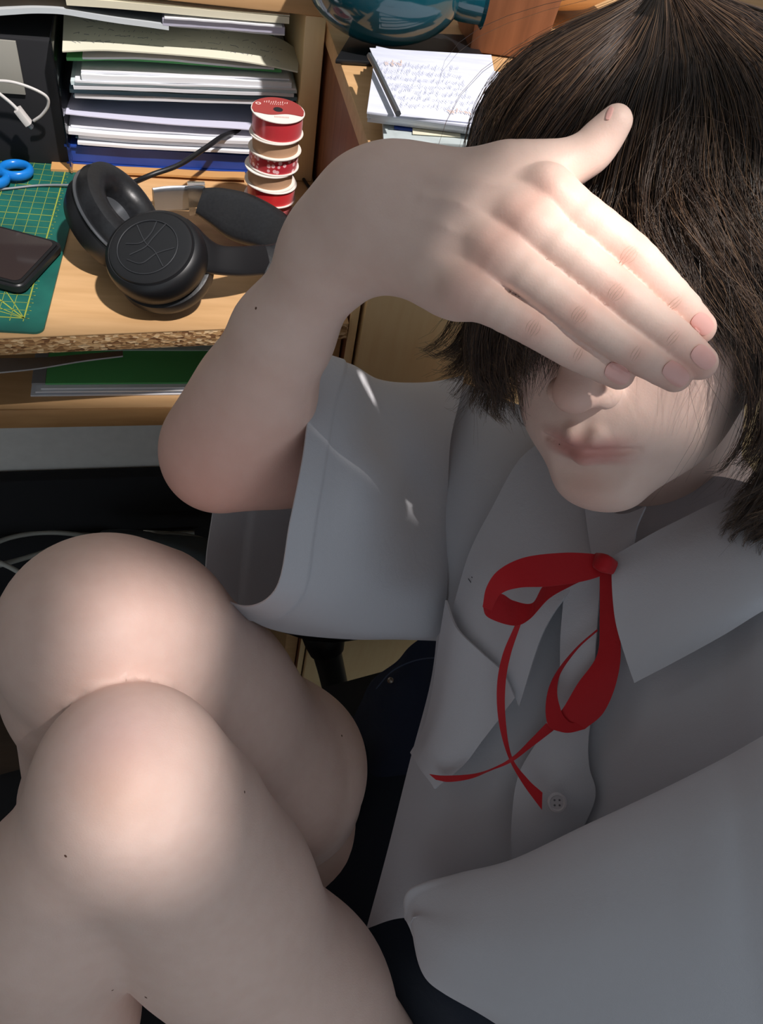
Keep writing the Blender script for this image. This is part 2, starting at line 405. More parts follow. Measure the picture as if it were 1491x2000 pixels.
# ---------------------------------------------------------------- cutting mat
ca = LZ(84, 652, .781); cb_ = LZ(160, 350, .781)
vm = nrm((cb_-ca)[:2]); um = np.array([-vm[1], vm[0]])    # um points left
def matp(x, y, z): q = ca[:2]+um*x+vm*y; return W(q[0], q[1], z)
MW, MH = .45, .30; rc = .007
out = [(rc-rc*cos(t), rc-rc*sin(t)) for t in np.linspace(0, pi/2, 6)]
pts = [(0, MH)] + out + [(MW, 0), (MW, MH)]
vs = [matp(x, y, .7802) for x, y in pts]+[matp(x, y, .7822) for x, y in pts]; n_ = len(pts)
fs = [tuple(range(n_))[::-1], tuple(range(n_, 2*n_))]+[(i, (i+1) % n_, n_+(i+1) % n_, n_+i) for i in range(n_)]
M['mat_green'] = noisy(mat('green cutting mat', srgb(18, 92, 82), .55), 40, [(.3, srgb(16, 84, 76)), (.7, srgb(24, 100, 88))])
cm = mesh('cutting_mat', vs, fs, M['mat_green'], None, False); tag(cm, 'green cutting mat with yellow measuring grid on the desk', 'cutting mat')
vs = []; fs = []
def mline(x0, y0, x1, y1, w):
    d = nrm([x1-x0, y1-y0]); nn = np.array([-d[1], d[0]])*w/2; k = len(vs)
    for sx, sy in ((x0-nn[0], y0-nn[1]), (x1-nn[0], y1-nn[1]), (x1+nn[0], y1+nn[1]), (x0+nn[0], y0+nn[1])): vs.append(matp(sx, sy, .78235))
    fs.append((k, k+1, k+2, k+3))
mg = .0165
for (a, b, c, d) in ((mg, mg, mg, MH-mg), (mg, mg, MW-mg, mg)): mline(a, b, c, d, .0011)
for k in range(1, 27): mline(mg, mg+.01*k, MW-mg, mg+.01*k, .0004 if k % 5 else .0008)
for k in range(1, 42): mline(mg+.01*k, mg, mg+.01*k, MH-mg, .0004 if k % 5 else .0008)
for k in range(0, 26):
    mline(mg-.001, mg+.005*k*2, mg-.004, mg+.005*k*2, .0006); mline(mg+.01*k, mg-.001, mg+.01*k, mg-.004, .0006)
for k in range(0, 54): mline(mg-.001, mg+.005*k, mg-.0028, mg+.005*k, .0004)
for an in (20, 30, 45, 60):
    mline(mg, mg, mg+.11*cos(radians(an)), mg+.11*sin(radians(an)), .0007 if an != 45 else .001)
pl = mesh('printed_lines', vs, fs, mat('yellow print', srgb(150, 160, 60), .6), cm, False); pl['kind'] = 'stuff'

# ---------------------------------------------------------------- smartphone
A_ = Z(124, 472, .792)[:2]; B_ = Z(46, 556, .792)[:2]; dsh = nrm(B_-A_); dlg = np.array([dsh[1], -dsh[0]])
if dlg[0] > 0: dlg = -dlg
sp = empty('smartphone'); tag(sp, 'black smartphone lying face up on the cutting mat', 'phone')
def rrect(c0, ax, ay, wx, wy, r, z0, z1, name, mt, parent, bev=.0015):
    bm = bmesh.new(); ring = []
    for cx, cy, t0 in ((r, r, pi), (wx-r, r, 1.5*pi), (wx-r, wy-r, 0), (r, wy-r, .5*pi)):
        for t in np.linspace(t0, t0+pi/2, 7): ring.append(c0+ax*(cx+r*cos(t))+ay*(cy+r*sin(t)))
    v0 = [bm.verts.new((q[0], q[1], z0)) for q in ring]; v1 = [bm.verts.new((q[0], q[1], z1)) for q in ring]; k = len(ring)
    bm.faces.new(v0[::-1]); bm.faces.new(v1)
    for i in range(k): bm.faces.new((v0[i], v0[(i+1) % k], v1[(i+1) % k], v1[i]))
    bmesh.ops.recalc_face_normals(bm, faces=bm.faces)
    if bev: bmesh.ops.bevel(bm, geom=[e for e in bm.edges if abs(e.verts[0].co.z-e.verts[1].co.z) < 1e-6], offset=bev, segments=3, affect='EDGES')
    me = bpy.data.meshes.new(name); bm.to_mesh(me); bm.free(); return auto(link(name, me, mt, parent))
Lp = np.linalg.norm(B_-A_)+.004
rrect(A_, dsh, dlg, Lp, .155, .008, .7828, .7925, 'case', M['black'], sp, .0025)
rrect(A_+dsh*.005+dlg*.005, dsh, dlg, Lp-.010, .145, .006, .7926, .7929, 'screen', mat('dark glass screen', srgb(52, 44, 44), .07), sp, 0)

# ---------------------------------------------------------------- scissors
sg = empty('scissors'); tag(sg, 'scissors with glossy blue ring handles at the back of the cutting mat', 'scissors')
def ring(name, c, ax, rx, ry, r, mt, parent, xd=(1, 0, 0), arc=2*pi):
    ax = nrm(ax); x = nrm(np.array(xd, float)-ax*(np.array(xd)@ax)); y = np.cross(ax, x)
    th = np.linspace(0, arc, 41)[:-1]
    vs = []; fs = []; m = 12
    for t in th:
        p = np.array(c)+x*rx*cos(t)+y*ry*sin(t); rad = nrm(x*cos(t)*ry+y*sin(t)*rx)
        for k in range(m):
            s = 2*pi*k/m; vs.append(p+r*(rad*cos(s)+ax*sin(s)*1.3))
    for i in range(40):
        for k in range(m): fs.append((i*m+k, ((i+1) % 40)*m+k, ((i+1) % 40)*m+(k+1) % m, i*m+(k+1) % m))
    return mesh(name, vs, fs, mt, parent)
ring('handle', Z(31, 332, .789), (0, .05, 1), .0125, .0125, .0035, M['blue_pl'], sg)
ring('handle', Z(-16, 348, .789), (0, .05, 1), .0125, .0125, .0035, M['blue_pl'], sg)
tube('blade', [Z(8, 330, .7885), Z(-25, 318, .7885), Z(-130, 290, .7885)], [.004, .0045, .001], M['grey_metal'], sg, flat=(1.4, .3))
tube('blade', [Z(-25, 335, .7865), Z(-60, 318, .7865), Z(-140, 305, .7865)], [.004, .0045, .001], M['grey_metal'], sg, flat=(1.4, .3))

wr = tube('thin_cable', [Z(-60, 376, .785), Z(20, 368, .784), Z(80, 362, .784), Z(150, 362, .786), Z(190, 366, .786)], .0011, mat('grey cable', srgb(120, 124, 128), .4), None)
tag(wr, 'thin grey cable crossing the cutting mat to the headphones', 'cable')

# ---------------------------------------------------------------- ribbon spools
sb = LZ(526, 438, .78)
M['card'] = mat('brown cardboard', srgb(190, 150, 118), .8); M['flange'] = mat('white spool card', srgb(236, 228, 220), .6)
def satin(name, c): return mat(name, c, .28, 0, .6, Sheen_Weight=.3)
def dots():
    m = satin('dotted red ribbon', srgb(190, 26, 48)); tc = nd(m, 'ShaderNodeTexCoord'); v = nd(m, 'ShaderNodeTexVoronoi'); v.inputs['Scale'].default_value = 210
    v.inputs['Randomness'].default_value = .6
    lk(m, tc.outputs['Object'], v.inputs['Vector']); lk(m, ramp(m, v.outputs['Distance'], [(.34, srgb(245, 190, 195)), (.42, srgb(186, 24, 46))]), bsdf(m).inputs['Base Color']); return m
SPK = [('pale pink spool of ribbon lowest in the stack, behind the headphones', satin('pale pink ribbon', srgb(196, 140, 152))),
       ('pink red satin ribbon spool, second from the bottom of the stack', satin('pink ribbon', srgb(212, 96, 100))),
       ('bright red satin ribbon spool between cardboard and pink ones', satin('red satin ribbon', srgb(214, 26, 34))),
       ('empty cardboard ribbon spool under the dotted one', M['card']),
       ('red ribbon spool with white dots, middle of the stack', dots()),
       ('empty cardboard ribbon spool right below the top spool', M['card']),
       ('topmost spool of red ribbon with a printed red and white label', satin('red sheer ribbon', srgb(200, 44, 54)))]
zz = .7802; jit = [(0.001, 0), (-.001, .001), (.0, -.001), (-.001, 0), (.001, .001), (.0018, -.001), (.0025, 0)]
for k, (lab, mt) in enumerate(SPK):
    hgt = .0152 if k < 6 else .0190
    s = empty('ribbon_spool'); tag(s, lab, 'ribbon spool', 'spools of ribbon stacked on the desk')
    o = W(sb[0]+jit[k][0]*1.2, sb[1]+jit[k][1], zz); R_ = .0234; ri = .0204 if mt is M['card'] else .0220
    tl = ((k*37) % 5-2)*.012
    ax = nrm([tl, .01*((k*13) % 3-1), 1])
    lathe('flange', [(0.006, 0), (R_, 0), (R_+.0002, .0005), (R_, .0011), (.006, .0011)], o, ax, M['flange'], s, 56)
    if k < 6 or 1: lathe('flange', [(.006, hgt-.0012), (R_, hgt-.0012), (R_+.0002, hgt-.0007), (R_, hgt-.0002), (.006, hgt-.0002)], o, ax, M['flange'], s, 56)
    lathe('winding' if mt is not M['card'] else 'core', [(.006, .0011), (ri, .0011), (ri+.0003, hgt*.5), (ri, hgt-.0012), (.006, hgt-.0012)], o, ax, mt, s, 56)
    if k == 6:
        top = hgt; x = nrm([1, .08, 0])
        yv = np.cross(ax, x)
        def disc(name, mt2, y0, y1, h, r0=.0229):
            vs = []; fs = []; n2 = 30
            for i in range(n2+1):
                xx = -r0+2*r0*i/n2; c = sqrt(max(r0*r0-xx*xx, 0)); lo = max(-c, y0(xx)); hi = min(c, y1(xx))
                if hi < lo: hi = lo
                for yy in (lo, hi): vs.append(np.array(o)+ax*h+x*xx+yv*yy)
            for i in range(n2): fs.append((2*i, 2*i+2, 2*i+3, 2*i+1))
            return mesh(name, vs, fs, mt2, s, False)
        disc('label', mat('dark red label', srgb(158, 62, 60), .5), lambda q: -.0085+.0016*sin(q*200), lambda q: 1, top+.00012)
        lathe('hub_hole', [(.0, 0), (.0042, 0), (.0042, .0002), (0, .0002)], o+ax*(top+.0001), ax, M['black_matte'], s, 24)
        mwp = mat('label print', srgb(232, 196, 190), .6)
        vs = []; fs = []; rr = random.Random(3)
        def stroke(x0, y0, x1, y1, w):
            a = np.array(o)+ax*(top+.0003)+x*x0+yv*y0; b = np.array(o)+ax*(top+.0003)+x*x1+yv*y1; q = nrm(np.cross(ax, b-a))*w/2; kk = len(vs)
            vs.extend([a-q, b-q, b+q, a+q]); fs.append((kk, kk+1, kk+2, kk+3))
        for i in range(11): stroke(-.011+i*.002, .0115, -.0103+i*.002, .0142+.0008*(i % 3), .0006)
        for i in range(7): stroke(-.006+i*.0018, .0085, -.0054+i*.0018, .0105, .0005)
        for i in range(10): stroke(-.004+i*.0013, -.0145, -.004+i*.0013, -.0118, .0006)
        for i in range(12):
            t0, t1 = 2*pi*i/12, 2*pi*(i+1)/12; stroke(-.0165+.002*cos(t0), .009+.002*sin(t0), -.0165+.002*cos(t1), .009+.002*sin(t1), .0012)
        mesh('print', vs, fs, mwp, s, False)['kind'] = 'stuff'
    zz += hgt

# ---------------------------------------------------------------- headphones
hp = empty('headphones'); tag(hp, 'black over-ear headphones lying on the beech desktop', 'headphones')
c1 = P(303, 497, .612)
ax1 = nrm(-CF*.86+CU*.14-CR*.12+np.array([0, 0, .15]))
prof = [(0, .0105), (.030, .0105), (.0335, .0098), (.0345, .0080), (.0352, .0082), (.0385, .0060), (.0405, .0010), (.0408, -.006), (.0395, -.013), (.036, -.016), (0, -.016)]
lathe('ear_cup', prof, c1, ax1, M['black'], hp, 64, 1.0, .93, CR)
lathe('cushion', [(0.02, -.0165), (.034, -.0165), (.0395, -.019), (.0405, -.025), (.0385, -.031), (.032, -.034), (.024, -.032), (.022, -.024)], c1, ax1, M['black_soft'], hp, 64, 1.0, .93, CR)
# etched emblem on the outer disc: crossed curved grooves inside a ring
x1 = nrm(CR-ax1*(CR@ax1)); y1 = np.cross(ax1, x1)
def onc(x, y, h=.0108): return c1+ax1*h+x1*x+y1*y
gm = mat('etched line', srgb(44, 46, 50), .5)
for pth in ([(.012, .02), (.002, .008), (-.004, 0), (-.016, -.006)], [(-.012, .02), (-.004, .004), (.004, -.004), (.012, -.018)], [(-.02, .004), (-.008, .004), (0, .012), (.004, .022)], [(-.018, -.01), (-.006, -.014), (.006, -.006), (.02, -.002)]):
    tube('etching', [onc(*q) for q in pth], .0005, gm, hp, n=24, seg=6)
ring('etching', onc(-.002, 0), ax1, .0245, .0235, .0005, gm, hp, x1)
# rear cup, standing with its padded side towards the front
c2 = P(222, 425, .658); ax2 = nrm(-CF*.30+CR*.80+CU*.28+np.array([0, 0, .35]))
lathe('ear_cup', [(0, -.022), (.028, -.021), (.038, -.014), (.0415, -.004), (.040, .004), (.030, .007), (0, .007)], c2-ax2*.004, ax2, M['black'], hp, 64, 1.12, .92, CU)
lathe('cushion', [(0.016, .001), (.017, .013), (.022, .019), (.030, .021), (.038, .018), (.0415, .010), (.040, .003)], c2, ax2, M['black_soft'], hp, 64, 1.12, .92, CU)
lathe('seam_ring', [(.0405, .0020), (.0425, .0026), (.0425, .0036), (.0405, .004)], c2, ax2, M['grey_metal'], hp, 64, 1.12, .92, CU)
# yoke and band
tube('yoke', [P(345, 470, .614), P(385, 492, .618), P(425, 507, .63), P(470, 511, .645), P(520, 508, .665)], [.020, .0165, .0125, .0125, .0130], M['black'], hp, n=50, flat=(.30, 1.0), updir=CU, seg=16)
tube('headband', [P(505, 511, .662), P(545, 505, .672), P(572, 496, .680), P(560, 474, .690), P(522, 446, .702), P(470, 424, .708), P(428, 405, .709), P(392, 393, .710)], [.0120, .0125, .0140, .0155, .0185, .0205, .0165, .0115], M['black_soft'], hp, n=80, flat=(1.12, .30), updir=-CF, seg=16)
tube('slider', [P(402, 388, .722), P(370, 387, .719), P(330, 388, .714), P(300, 392, .708)], .0125, M['grey_metal'], hp, n=20, flat=(.2, 1.0), seg=12)
tube('hinge_cover', [P(401, 388, .716), P(385, 388, .714), P(368, 388, .712)], .0150, M['clear'], hp, n=10, flat=(.30, 1.1), seg=12)
tube('headphone_cord', [P(262, 356, .70), P(300, 340, .70), P(350, 322, .712), P(400, 290, .735), P(440, 264, .76), P(480, 257, .79), P(520, 268, .81)], .0024, M['black'], hp, n=60)

# thin dark cable right of the spools
cb2 = tube('dark_cable', [Z(575, 320, .783), Z(600, 360, .783), Z(620, 385, .783), Z(650, 410, .783)], .0016, M['black'], None); tag(cb2, 'short dark cable on the desk behind the spools', 'cable')

# ---------------------------------------------------------------- things on the shelf under the desktop
gf = empty('green_ring_folder'); tag(gf, 'green folder with white sheets lying on the shelf under the desktop', 'folder')
def qslab(name, q, z0, z1, mt, parent, bev=.0004):
    c = [Z(x, y, z0) for x, y in q]; return box8(name, [np.array([p[0], p[1], z0]) for p in c]+[np.array([p[0], p[1], z1]) for p in c], mt, parent, bev)
for k, (dx, z0, mt, nm) in enumerate(((0, .6655, M['paper'], 'sheet'), (.003, .6680, mat('blue sheet', srgb(60, 110, 160), .6), 'sheet'), (.001, .6700, M['paper'], 'sheet'), (.004, .6722, M['paper'], 'sheet'))):
    box(nm, -.186+dx+.002*k, .03, .046+.002*(k % 2), .30, z0, z0+.0017, mt, gf, .0002)
box('cover', -.172, .03, .052, .30, .6745, .6765, M['green'], gf, .0004)
box('clip_strip', -.184, -.172, .052, .30, .6745, .6768, mat('grey clip', srgb(140, 140, 140), .4), gf, .0005)
box('sheet', -.15, .03, .098, .32, .6770, .6782, mat('pale green paper', srgb(200, 215, 208), .7), gf, .0002)
o = patch('curved_sheet', [[(-80, 735, .63), (60, 722, .66), (160, 706, .68), (240, 696, .69)], [(-80, 700, .65), (60, 700, .68), (160, 693, .70), (240, 686, .71)]], mat('grey sheet', srgb(190, 188, 188), .6), None, 8, 30, .0012)
tag(o, 'grey curling sheet pushed under the desktop at far left', 'paper')

# ---------------------------------------------------------------- under the desk
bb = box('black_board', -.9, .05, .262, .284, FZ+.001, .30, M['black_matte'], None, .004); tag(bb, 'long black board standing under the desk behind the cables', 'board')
pw_ = empty('black_cable_pair'); tag(pw_, 'two thin black cables hanging below the desk by the elbow', 'cable')
tube('cord', [VB(335, 830, .38), VB(305, 870, .375), VB(280, 905, .37), VB(266, 945, .366), VB(262, 985, .37)], .0023, M['black'], pw_, 30)
tube('cord', [VB(338, 832, .372), VB(318, 868, .372), VB(292, 915, .369), VB(276, 945, .366), VB(270, 985, .37)], .0030, M['black'], pw_, 30)
CABG = 'pale cables heaped under the desk'
rr = random.Random(8)
for k, (pth, c) in enumerate([([(-40, 1030), (60, 1036), (150, 1042), (220, 1048), (300, 1044), (380, 1040)], 118), ([(-40, 1075), (20, 1050), (90, 1040), (170, 1046), (230, 1060)], 130), ([(-60, 1120), (20, 1098), (80, 1080), (130, 1060), (200, 1046)], 120),
          ([(-30, 1088), (20, 1108), (60, 1135), (90, 1170)], 150), ([(330, 1050), (380, 1058), (405, 1075), (412, 1110), (400, 1150)], 112), ([(280, 1040), (340, 1043), (390, 1052), (420, 1070), (430, 1110)], 100)]):
    o = tube('pale_cable', [Z(x, y, .17+.008*k) for x, y in pth], .0038, mat('pale cable %d' % k, srgb(c+40, c+42, c+36), .6), None, 50)
    tag(o, ['long pale cable running level along the black box', 'pale cable arching up from the left edge above the knee', 'pale cable crossing under the arch beside the knee', 'lightest cable dropping down left of the knee', 'short pale cable curving down beside the sleeve hem', 'outermost curved cable nearest the sleeve hem'][k], 'cable', CABG)
bag = patch('grey_bag', [[(200, 1036, 1.17), (300, 1040, 1.16), (400, 1050, 1.15), (440, 1070, 1.15)], [(190, 1060, 1.13), (300, 1062, 1.10), (390, 1085, 1.09), (430, 1110, 1.11)], [(190, 1150, 1.13), (300, 1160, 1.12), (400, 1180, 1.12), (440, 1200, 1.13)]], mat('dark grey cloth', srgb(72, 80, 84), .8), None, 24, 24, .002,
            wr=lambda u, v: .004*wave(u*9, v*9, 5))
tag(bag, 'dark grey cloth bag lying behind the far knee', 'bag')

# ---------------------------------------------------------------- on the chest
TP = CT+.0008
def tp(name, q, z0, z1, mt, parent=None, bev=.0004):
    c = [Z(x, y, (z0+z1)/2) for x, y in q]; return box8(name, [np.array([p[0], p[1], z0]) for p in c]+[np.array([p[0], p[1], z1]) for p in c], mt, parent, bev)
cs = empty('plastic_sleeve_pile'); tag(cs, 'translucent document sleeve with yellow slip under the lined papers', 'folder')
sl_m = mat('milky plastic sleeve', srgb(186, 196, 196), .35)
for k in range(4): tp('sleeve', [(752-k, 286-3*k), (1010, 300-3*k), (1005, 170-3*k), (742, 150-3*k)], TP+.003*k, TP+.003*k+.0026, sl_m, cs)
tp('slip', [(806, 262), (900, 268), (900, 232), (806, 228)], TP+.0122, TP+.013, M['cream'], cs)
tp('slip', [(770, 252), (806, 256), (806, 228), (770, 225)], TP+.0122, TP+.0128, M['blue'], cs)
M['lined'] = noisy(mat('lined paper', srgb(216, 220, 236), .85), 30, [(.35, srgb(222, 226, 240)), (.75, srgb(206, 210, 228))], vec=(1, 6, 1))
lp = empty('lined_paper_pile'); tag(lp, 'pile of white lined paper with a pencil, on top of the chest', 'paper')
for k in range(5):
    dx = rr.uniform(-4, 4)
    tp('sheet', [(720+dx, 236-4*k), (985+dx, 268-3*k), (1010, 150), (738+dx, 100-2*k)], TP+.0136+.0022*k, TP+.0136+.0022*k+.0018, M['paper'] if k < 4 else M['lined'], lp, .0002)
TZ = TP+.0136+.0022*5
tp('sheet', [(778, 226), (985, 246), (960, 108), (722, 94)], TZ+.0002, TZ+.0008, M['lined'], lp, .0001)
# writing on the top sheet
pz = TZ+.0014
def tfn(u, v):
    x = 775+u*170-v*45; y = 215-v*105+u*14; q = Z(x, y, pz); return q
scribble('handwriting', tfn, [(.02, .95, q) for q in (.12, .25, .38, .5, .62, .75, .88)], mat('pen ink', srgb(176, 180, 204), .8), lp, 7, .0002)
scribble('orange_marks', tfn, [(.6, .85, .07), (.1, .3, .9)], mat('orange ink', srgb(216, 190, 176), .8), lp, 9, .0004)
pn = tube('pencil', [Z(722, 108, pz+.004), Z(735, 132, pz+.004), Z(778, 222, pz+.004)], .0023, M['grey_metal'], None, n=20, seg=6); tag(pn, 'thin grey pencil lying on the lined papers', 'pencil')
bf = tp('black_device', [(652, 128), (720, 118), (960, 128), (905, 66), (700, 78)][0:4], TP, TP+.012, M['black_matte'], None, .002)
bm_ = [(655, 120), (965, 140), (915, 72), (690, 62)]
bpy.data.objects.remove(bf); bf = tp('black_device', bm_, TP, TP+.004, M['black'], None, .001); tag(bf, 'flat black device lying behind the lined papers', 'device')
# teal glass vase lying behind
M['teal'] = mat('teal glass', srgb(22, 84, 98), .12, 0, .6, Transmission_Weight=.35, Coat_Weight=.5)
vc = Z(735, 84, TP+.005); vb = np.array([vc[0], vc[1], TP+.052]); pr = []
for t in np.linspace(-pi/2, pi/2, 26): pr.append((max(.0005, .046*cos(t)), .068*sin(t)))
pr2 = pr[:-3]+[(.018, .068), (.018, .085), (.021, .088), (.017, .088), (.012, .07)]
vo = lathe('teal_vase', [(r, h) for r, h in pr2], vb, nrm(CR*.97-np.array([0, 0, CR[2]])), M['teal'], None, 56, 1, 1, (0, 0, 1))
tag(vo, 'shiny teal glass vase lying on its side behind the papers', 'vase')
cbx = tube('wall_cable', [P(862, 66, 1.0), P(885, 35, 1.02), P(905, 5, 1.04), P(925, -30, 1.06)], .0022, M['black'], None); tag(cbx, 'black cable rising up in front of the grey wall', 'cable')
pt0 = Z(990, 118, TP)
pot = empty('brown_pot'); tag(pot, 'reddish brown square pot standing beside the hair', 'pot')
box8('body', [np.array(q) for q in ((lambda e: [(e[0]+x*s, e[1]+y*s, TP+z) for z, s in ((0, .8), (.17, 1)) for x, y in ((-.045, -.03), (.045, -.03), (.045, .06), (-.045, .06))])(pt0+np.array([.0, .03, 0])))], M['pot_brown_and_shade'], pot, .004)
hoop = empty('wooden_bowl'); tag(hoop, 'shallow wooden bowl with a pale rim, above the hair', 'bowl')
hc = P(1100, -55, .80); hx = nrm(CU*.75-CF*.66)
lathe('bowl_wall', [(.03, -.03), (.055, -.018), (.072, 0), (.069, .001), (.05, -.014), (.03, -.024)], hc, hx, M['beech'], hoop, 56, 1.1, 1)
lathe('rim', [(.0725, -.002), (.0745, .0008), (.072, .003), (.0695, .001)], hc, hx, M['flange'], hoop, 56, 1.1, 1)
# ================================================================== the person: one body surface from a distance field
def v3(*a): return np.array(a, float)
class Prim:
    def __init__(s, kind, k, *a, sub=False):
        s.kind, s.k, s.a, s.sub = kind, k, a, sub
        if kind == 'cone': s.c = (a[0]+a[1])/2; s.R = np.linalg.norm(a[1]-a[0])/2+max(a[2], a[3])
        else: s.c = a[0]; s.R = float(max(a[1]))
    def __call__(s, p):
        if s.kind == 'cone':
            a, b, ra, rb = s.a; ba = b-a; L = ba@ba
            t = np.clip((p-a)@ba/max(L, 1e-12), 0, 1)
            q = p-a-t[:, None]*ba
            return np.sqrt(np.einsum('ij,ij->i', q, q))-(ra+t*(rb-ra))
        c, r, A = s.a; q = (p-c)@A.T                     # rows of A = axes
        q0 = q/r; k0 = np.sqrt(np.einsum('ij,ij->i', q0, q0)); q1 = q/(r*r); k1 = np.sqrt(np.einsum('ij,ij->i', q1, q1))
        return k0*(k0-1)/np.maximum(k1, 1e-9)
def cone(a, b, ra, rb, k=.006, sub=False): return Prim('cone', k, np.array(a, float), np.array(b, float), ra, rb, sub=sub)
def ell(c, r, A=None, k=.006, sub=False): return Prim('ell', k, np.array(c, float), np.array(r, float) if hasattr(r, '__len__') else np.array([r]*3, float), np.eye(3) if A is None else np.array(A, float), sub=sub)
def smin(a, b, k):
    h = np.maximum(k-np.abs(a-b), 0)/k; return np.minimum(a, b)-h*h*k*.25
def evalf(groups, p):
    """groups: list of (k_group, [prims]); returns smooth union"""
    c = p.mean(0); rad = np.sqrt(((p-c)**2).sum(1).max())
    out = None
    for kg, prims in groups:
        d = None; subs = []
        for pr in prims:
            if np.linalg.norm(pr.c-c)-pr.R-rad > .05: continue
            if pr.sub: subs.append(pr); continue
            q = pr(p); d = q if d is None else smin(d, q, pr.k)
        if d is None: continue
        for pr in subs: d = -smin(-d, pr(p), pr.k)
        out = d if out is None else smin(out, d, kg)
    return np.full(len(p), .05) if out is None else out
def mesh_field(fn, lo, hi, h, m=6):
    lo = np.array(lo, float); n = np.ceil((np.array(hi)-lo)/h).astype(int); nb = -(-n//m); n = nb*m
    D = np.empty(tuple(n), np.float32)
    bi = np.stack(np.meshgrid(*[np.arange(q) for q in nb], indexing='ij'), -1).reshape(-1, 3)
    cen = lo+(bi*m+(m-1)/2)*h
    dc = np.empty(len(bi), np.float32)
    # coarse pass in spatial slabs
    for i in range(0, len(bi), 4000): dc[i:i+4000] = fn(cen[i:i+4000])
    act = np.abs(dc) < m*h*.9*1.25+2*h
    Dv = D.reshape(nb[0], m, nb[1], m, nb[2], m).transpose(0, 2, 4, 1, 3, 5)
    Dv[...] = dc.reshape(tuple(nb))[..., None, None, None]
    ab = bi[act]; off = np.stack(np.meshgrid(*[np.arange(m)]*3, indexing='ij'), -1).reshape(-1, 3)
    for i in range(0, len(ab), 160):
        b = ab[i:i+160]; p = lo+((b[:, None, :]*m+off[None])*h).reshape(-1, 3)
        d = fn(p).reshape(len(b), m, m, m); Dv[b[:, 0], b[:, 1], b[:, 2]] = d
    # surface nets
    S = (D < 0).astype(np.uint8); sh = tuple(q-1 for q in D.shape)
    cnt = np.zeros(sh, np.uint8); cor = [(i, j, k) for i in (0, 1) for j in (0, 1) for k in (0, 1)]
    for (i, j, k) in cor: cnt += S[i:i+sh[0], j:j+sh[1], k:k+sh[2]]
    ci = np.stack(np.nonzero((cnt > 0) & (cnt < 8)), 1)
    val = np.stack([D[ci[:, 0]+i, ci[:, 1]+j, ci[:, 2]+k] for (i, j, k) in cor], 1); cc = np.array(cor, float)
    acc = np.zeros((len(ci), 3)); num = np.zeros(len(ci))
    for x in range(8):
        for y in range(x+1, 8):
            if abs(cc[x]-cc[y]).sum() != 1: continue
            a, b = val[:, x], val[:, y]; s = (a < 0) != (b < 0); t = np.where(s, a/np.where(s, a-b, 1), 0)
            acc += np.where(s[:, None], cc[x]+t[:, None]*(cc[y]-cc[x]), 0); num += s
    V = lo+(ci+acc/num[:, None])*h
    idx = np.full(sh, -1, np.int32); idx[ci[:, 0], ci[:, 1], ci[:, 2]] = np.arange(len(ci))
    F_ = []
    for ax in range(3):
        e = [0, 0, 0]; e[ax] = 1; o1, o2 = [(1, 2), (2, 0), (0, 1)][ax]
        A = S[:sh[0]+1-e[0], :sh[1]+1-e[1], :sh[2]+1-e[2]]; B = S[e[0]:, e[1]:, e[2]:]
        g = np.stack(np.nonzero(A != B), 1)
        ok = (g[:, o1] > 0) & (g[:, o2] > 0) & (g[:, o1] < sh[o1]) & (g[:, o2] < sh[o2]) & (g[:, ax] < sh[ax]); g = g[ok]
        q = []
        for d1, d2 in ((0, 0), (1, 0), (1, 1), (0, 1)):
            w = g.copy(); w[:, o1] -= d1; w[:, o2] -= d2; q.append(idx[w[:, 0], w[:, 1], w[:, 2]])
        q = np.stack(q, 1); ins = A[g[:, 0], g[:, 1], g[:, 2]] == 1
        q[ins] = q[ins][:, ::-1]; q = q[:, ::-1]
        F_.append(q[(q >= 0).all(1)])
    return V, np.concatenate(F_)
def flipcheck(V, Fc):
    a, b, c = V[Fc[:, 0]], V[Fc[:, 1]], V[Fc[:, 2]]; vol = np.einsum('ij,ij->', a, np.cross(b, c)); return Fc if vol > 0 else Fc[:, ::-1]

def pr_(px, r): return px*r/1500.0     # pixel radius at depth r -> metres
def pc(a, b, k=.006): return cone(P(*a[:3]), P(*b[:3]), pr_(a[3], a[2]), pr_(b[3], b[2]), k)
def chain(pts, k=.006): return [pc(pts[i], pts[i+1], k) for i in range(len(pts)-1)]

# ---------------------------------------------------------------- right hand and arm
HZ = .948
def hz(f): return [(a, b, c*HZ, d*.985) for a, b, c, d in f]
index_f = hz([(1075, 380, .3560, 46), (1140, 425, .3500, 44), (1230, 497, .3520, 43), (1278, 545, .3560, 39.5), (1320, 592, .3610, 38), (1366, 640, .3680, 33)])
middle_f = hz([(1020, 427, .3535, 45), (1090, 478, .3470, 44), (1205, 570, .3490, 42.5), (1262, 618, .3520, 39.5), (1316, 660, .3560, 38), (1368, 708, .3620, 34.5)])
ring_f = hz([(962, 490, .3555, 43), (1030, 535, .3490, 42), (1133, 614, .3500, 40.5), (1190, 655, .3530, 37.5), (1243, 690, .3570, 37), (1319, 733, .3640, 33.5)])
pinky_f = hz([(915, 568, .3605, 42), (965, 600, .3550, 38), (1042, 640, .3560, 37), (1090, 670, .3590, 34), (1130, 692, .3620, 33.5), (1210, 731, .3680, 30.5)])
thumb_f = hz([(1000, 338, .372, 52), (1090, 325, .368, 46), (1145, 302, .365, 44), (1175, 272, .362, 41), (1203, 238, .357, 33)])
def ph(a, b, k): return pc((a[0], a[1], a[2]*HZ, a[3]), (b[0], b[1], b[2]*HZ, b[3]), k)
def PH(x, y, d): return P(x, y, d*HZ)
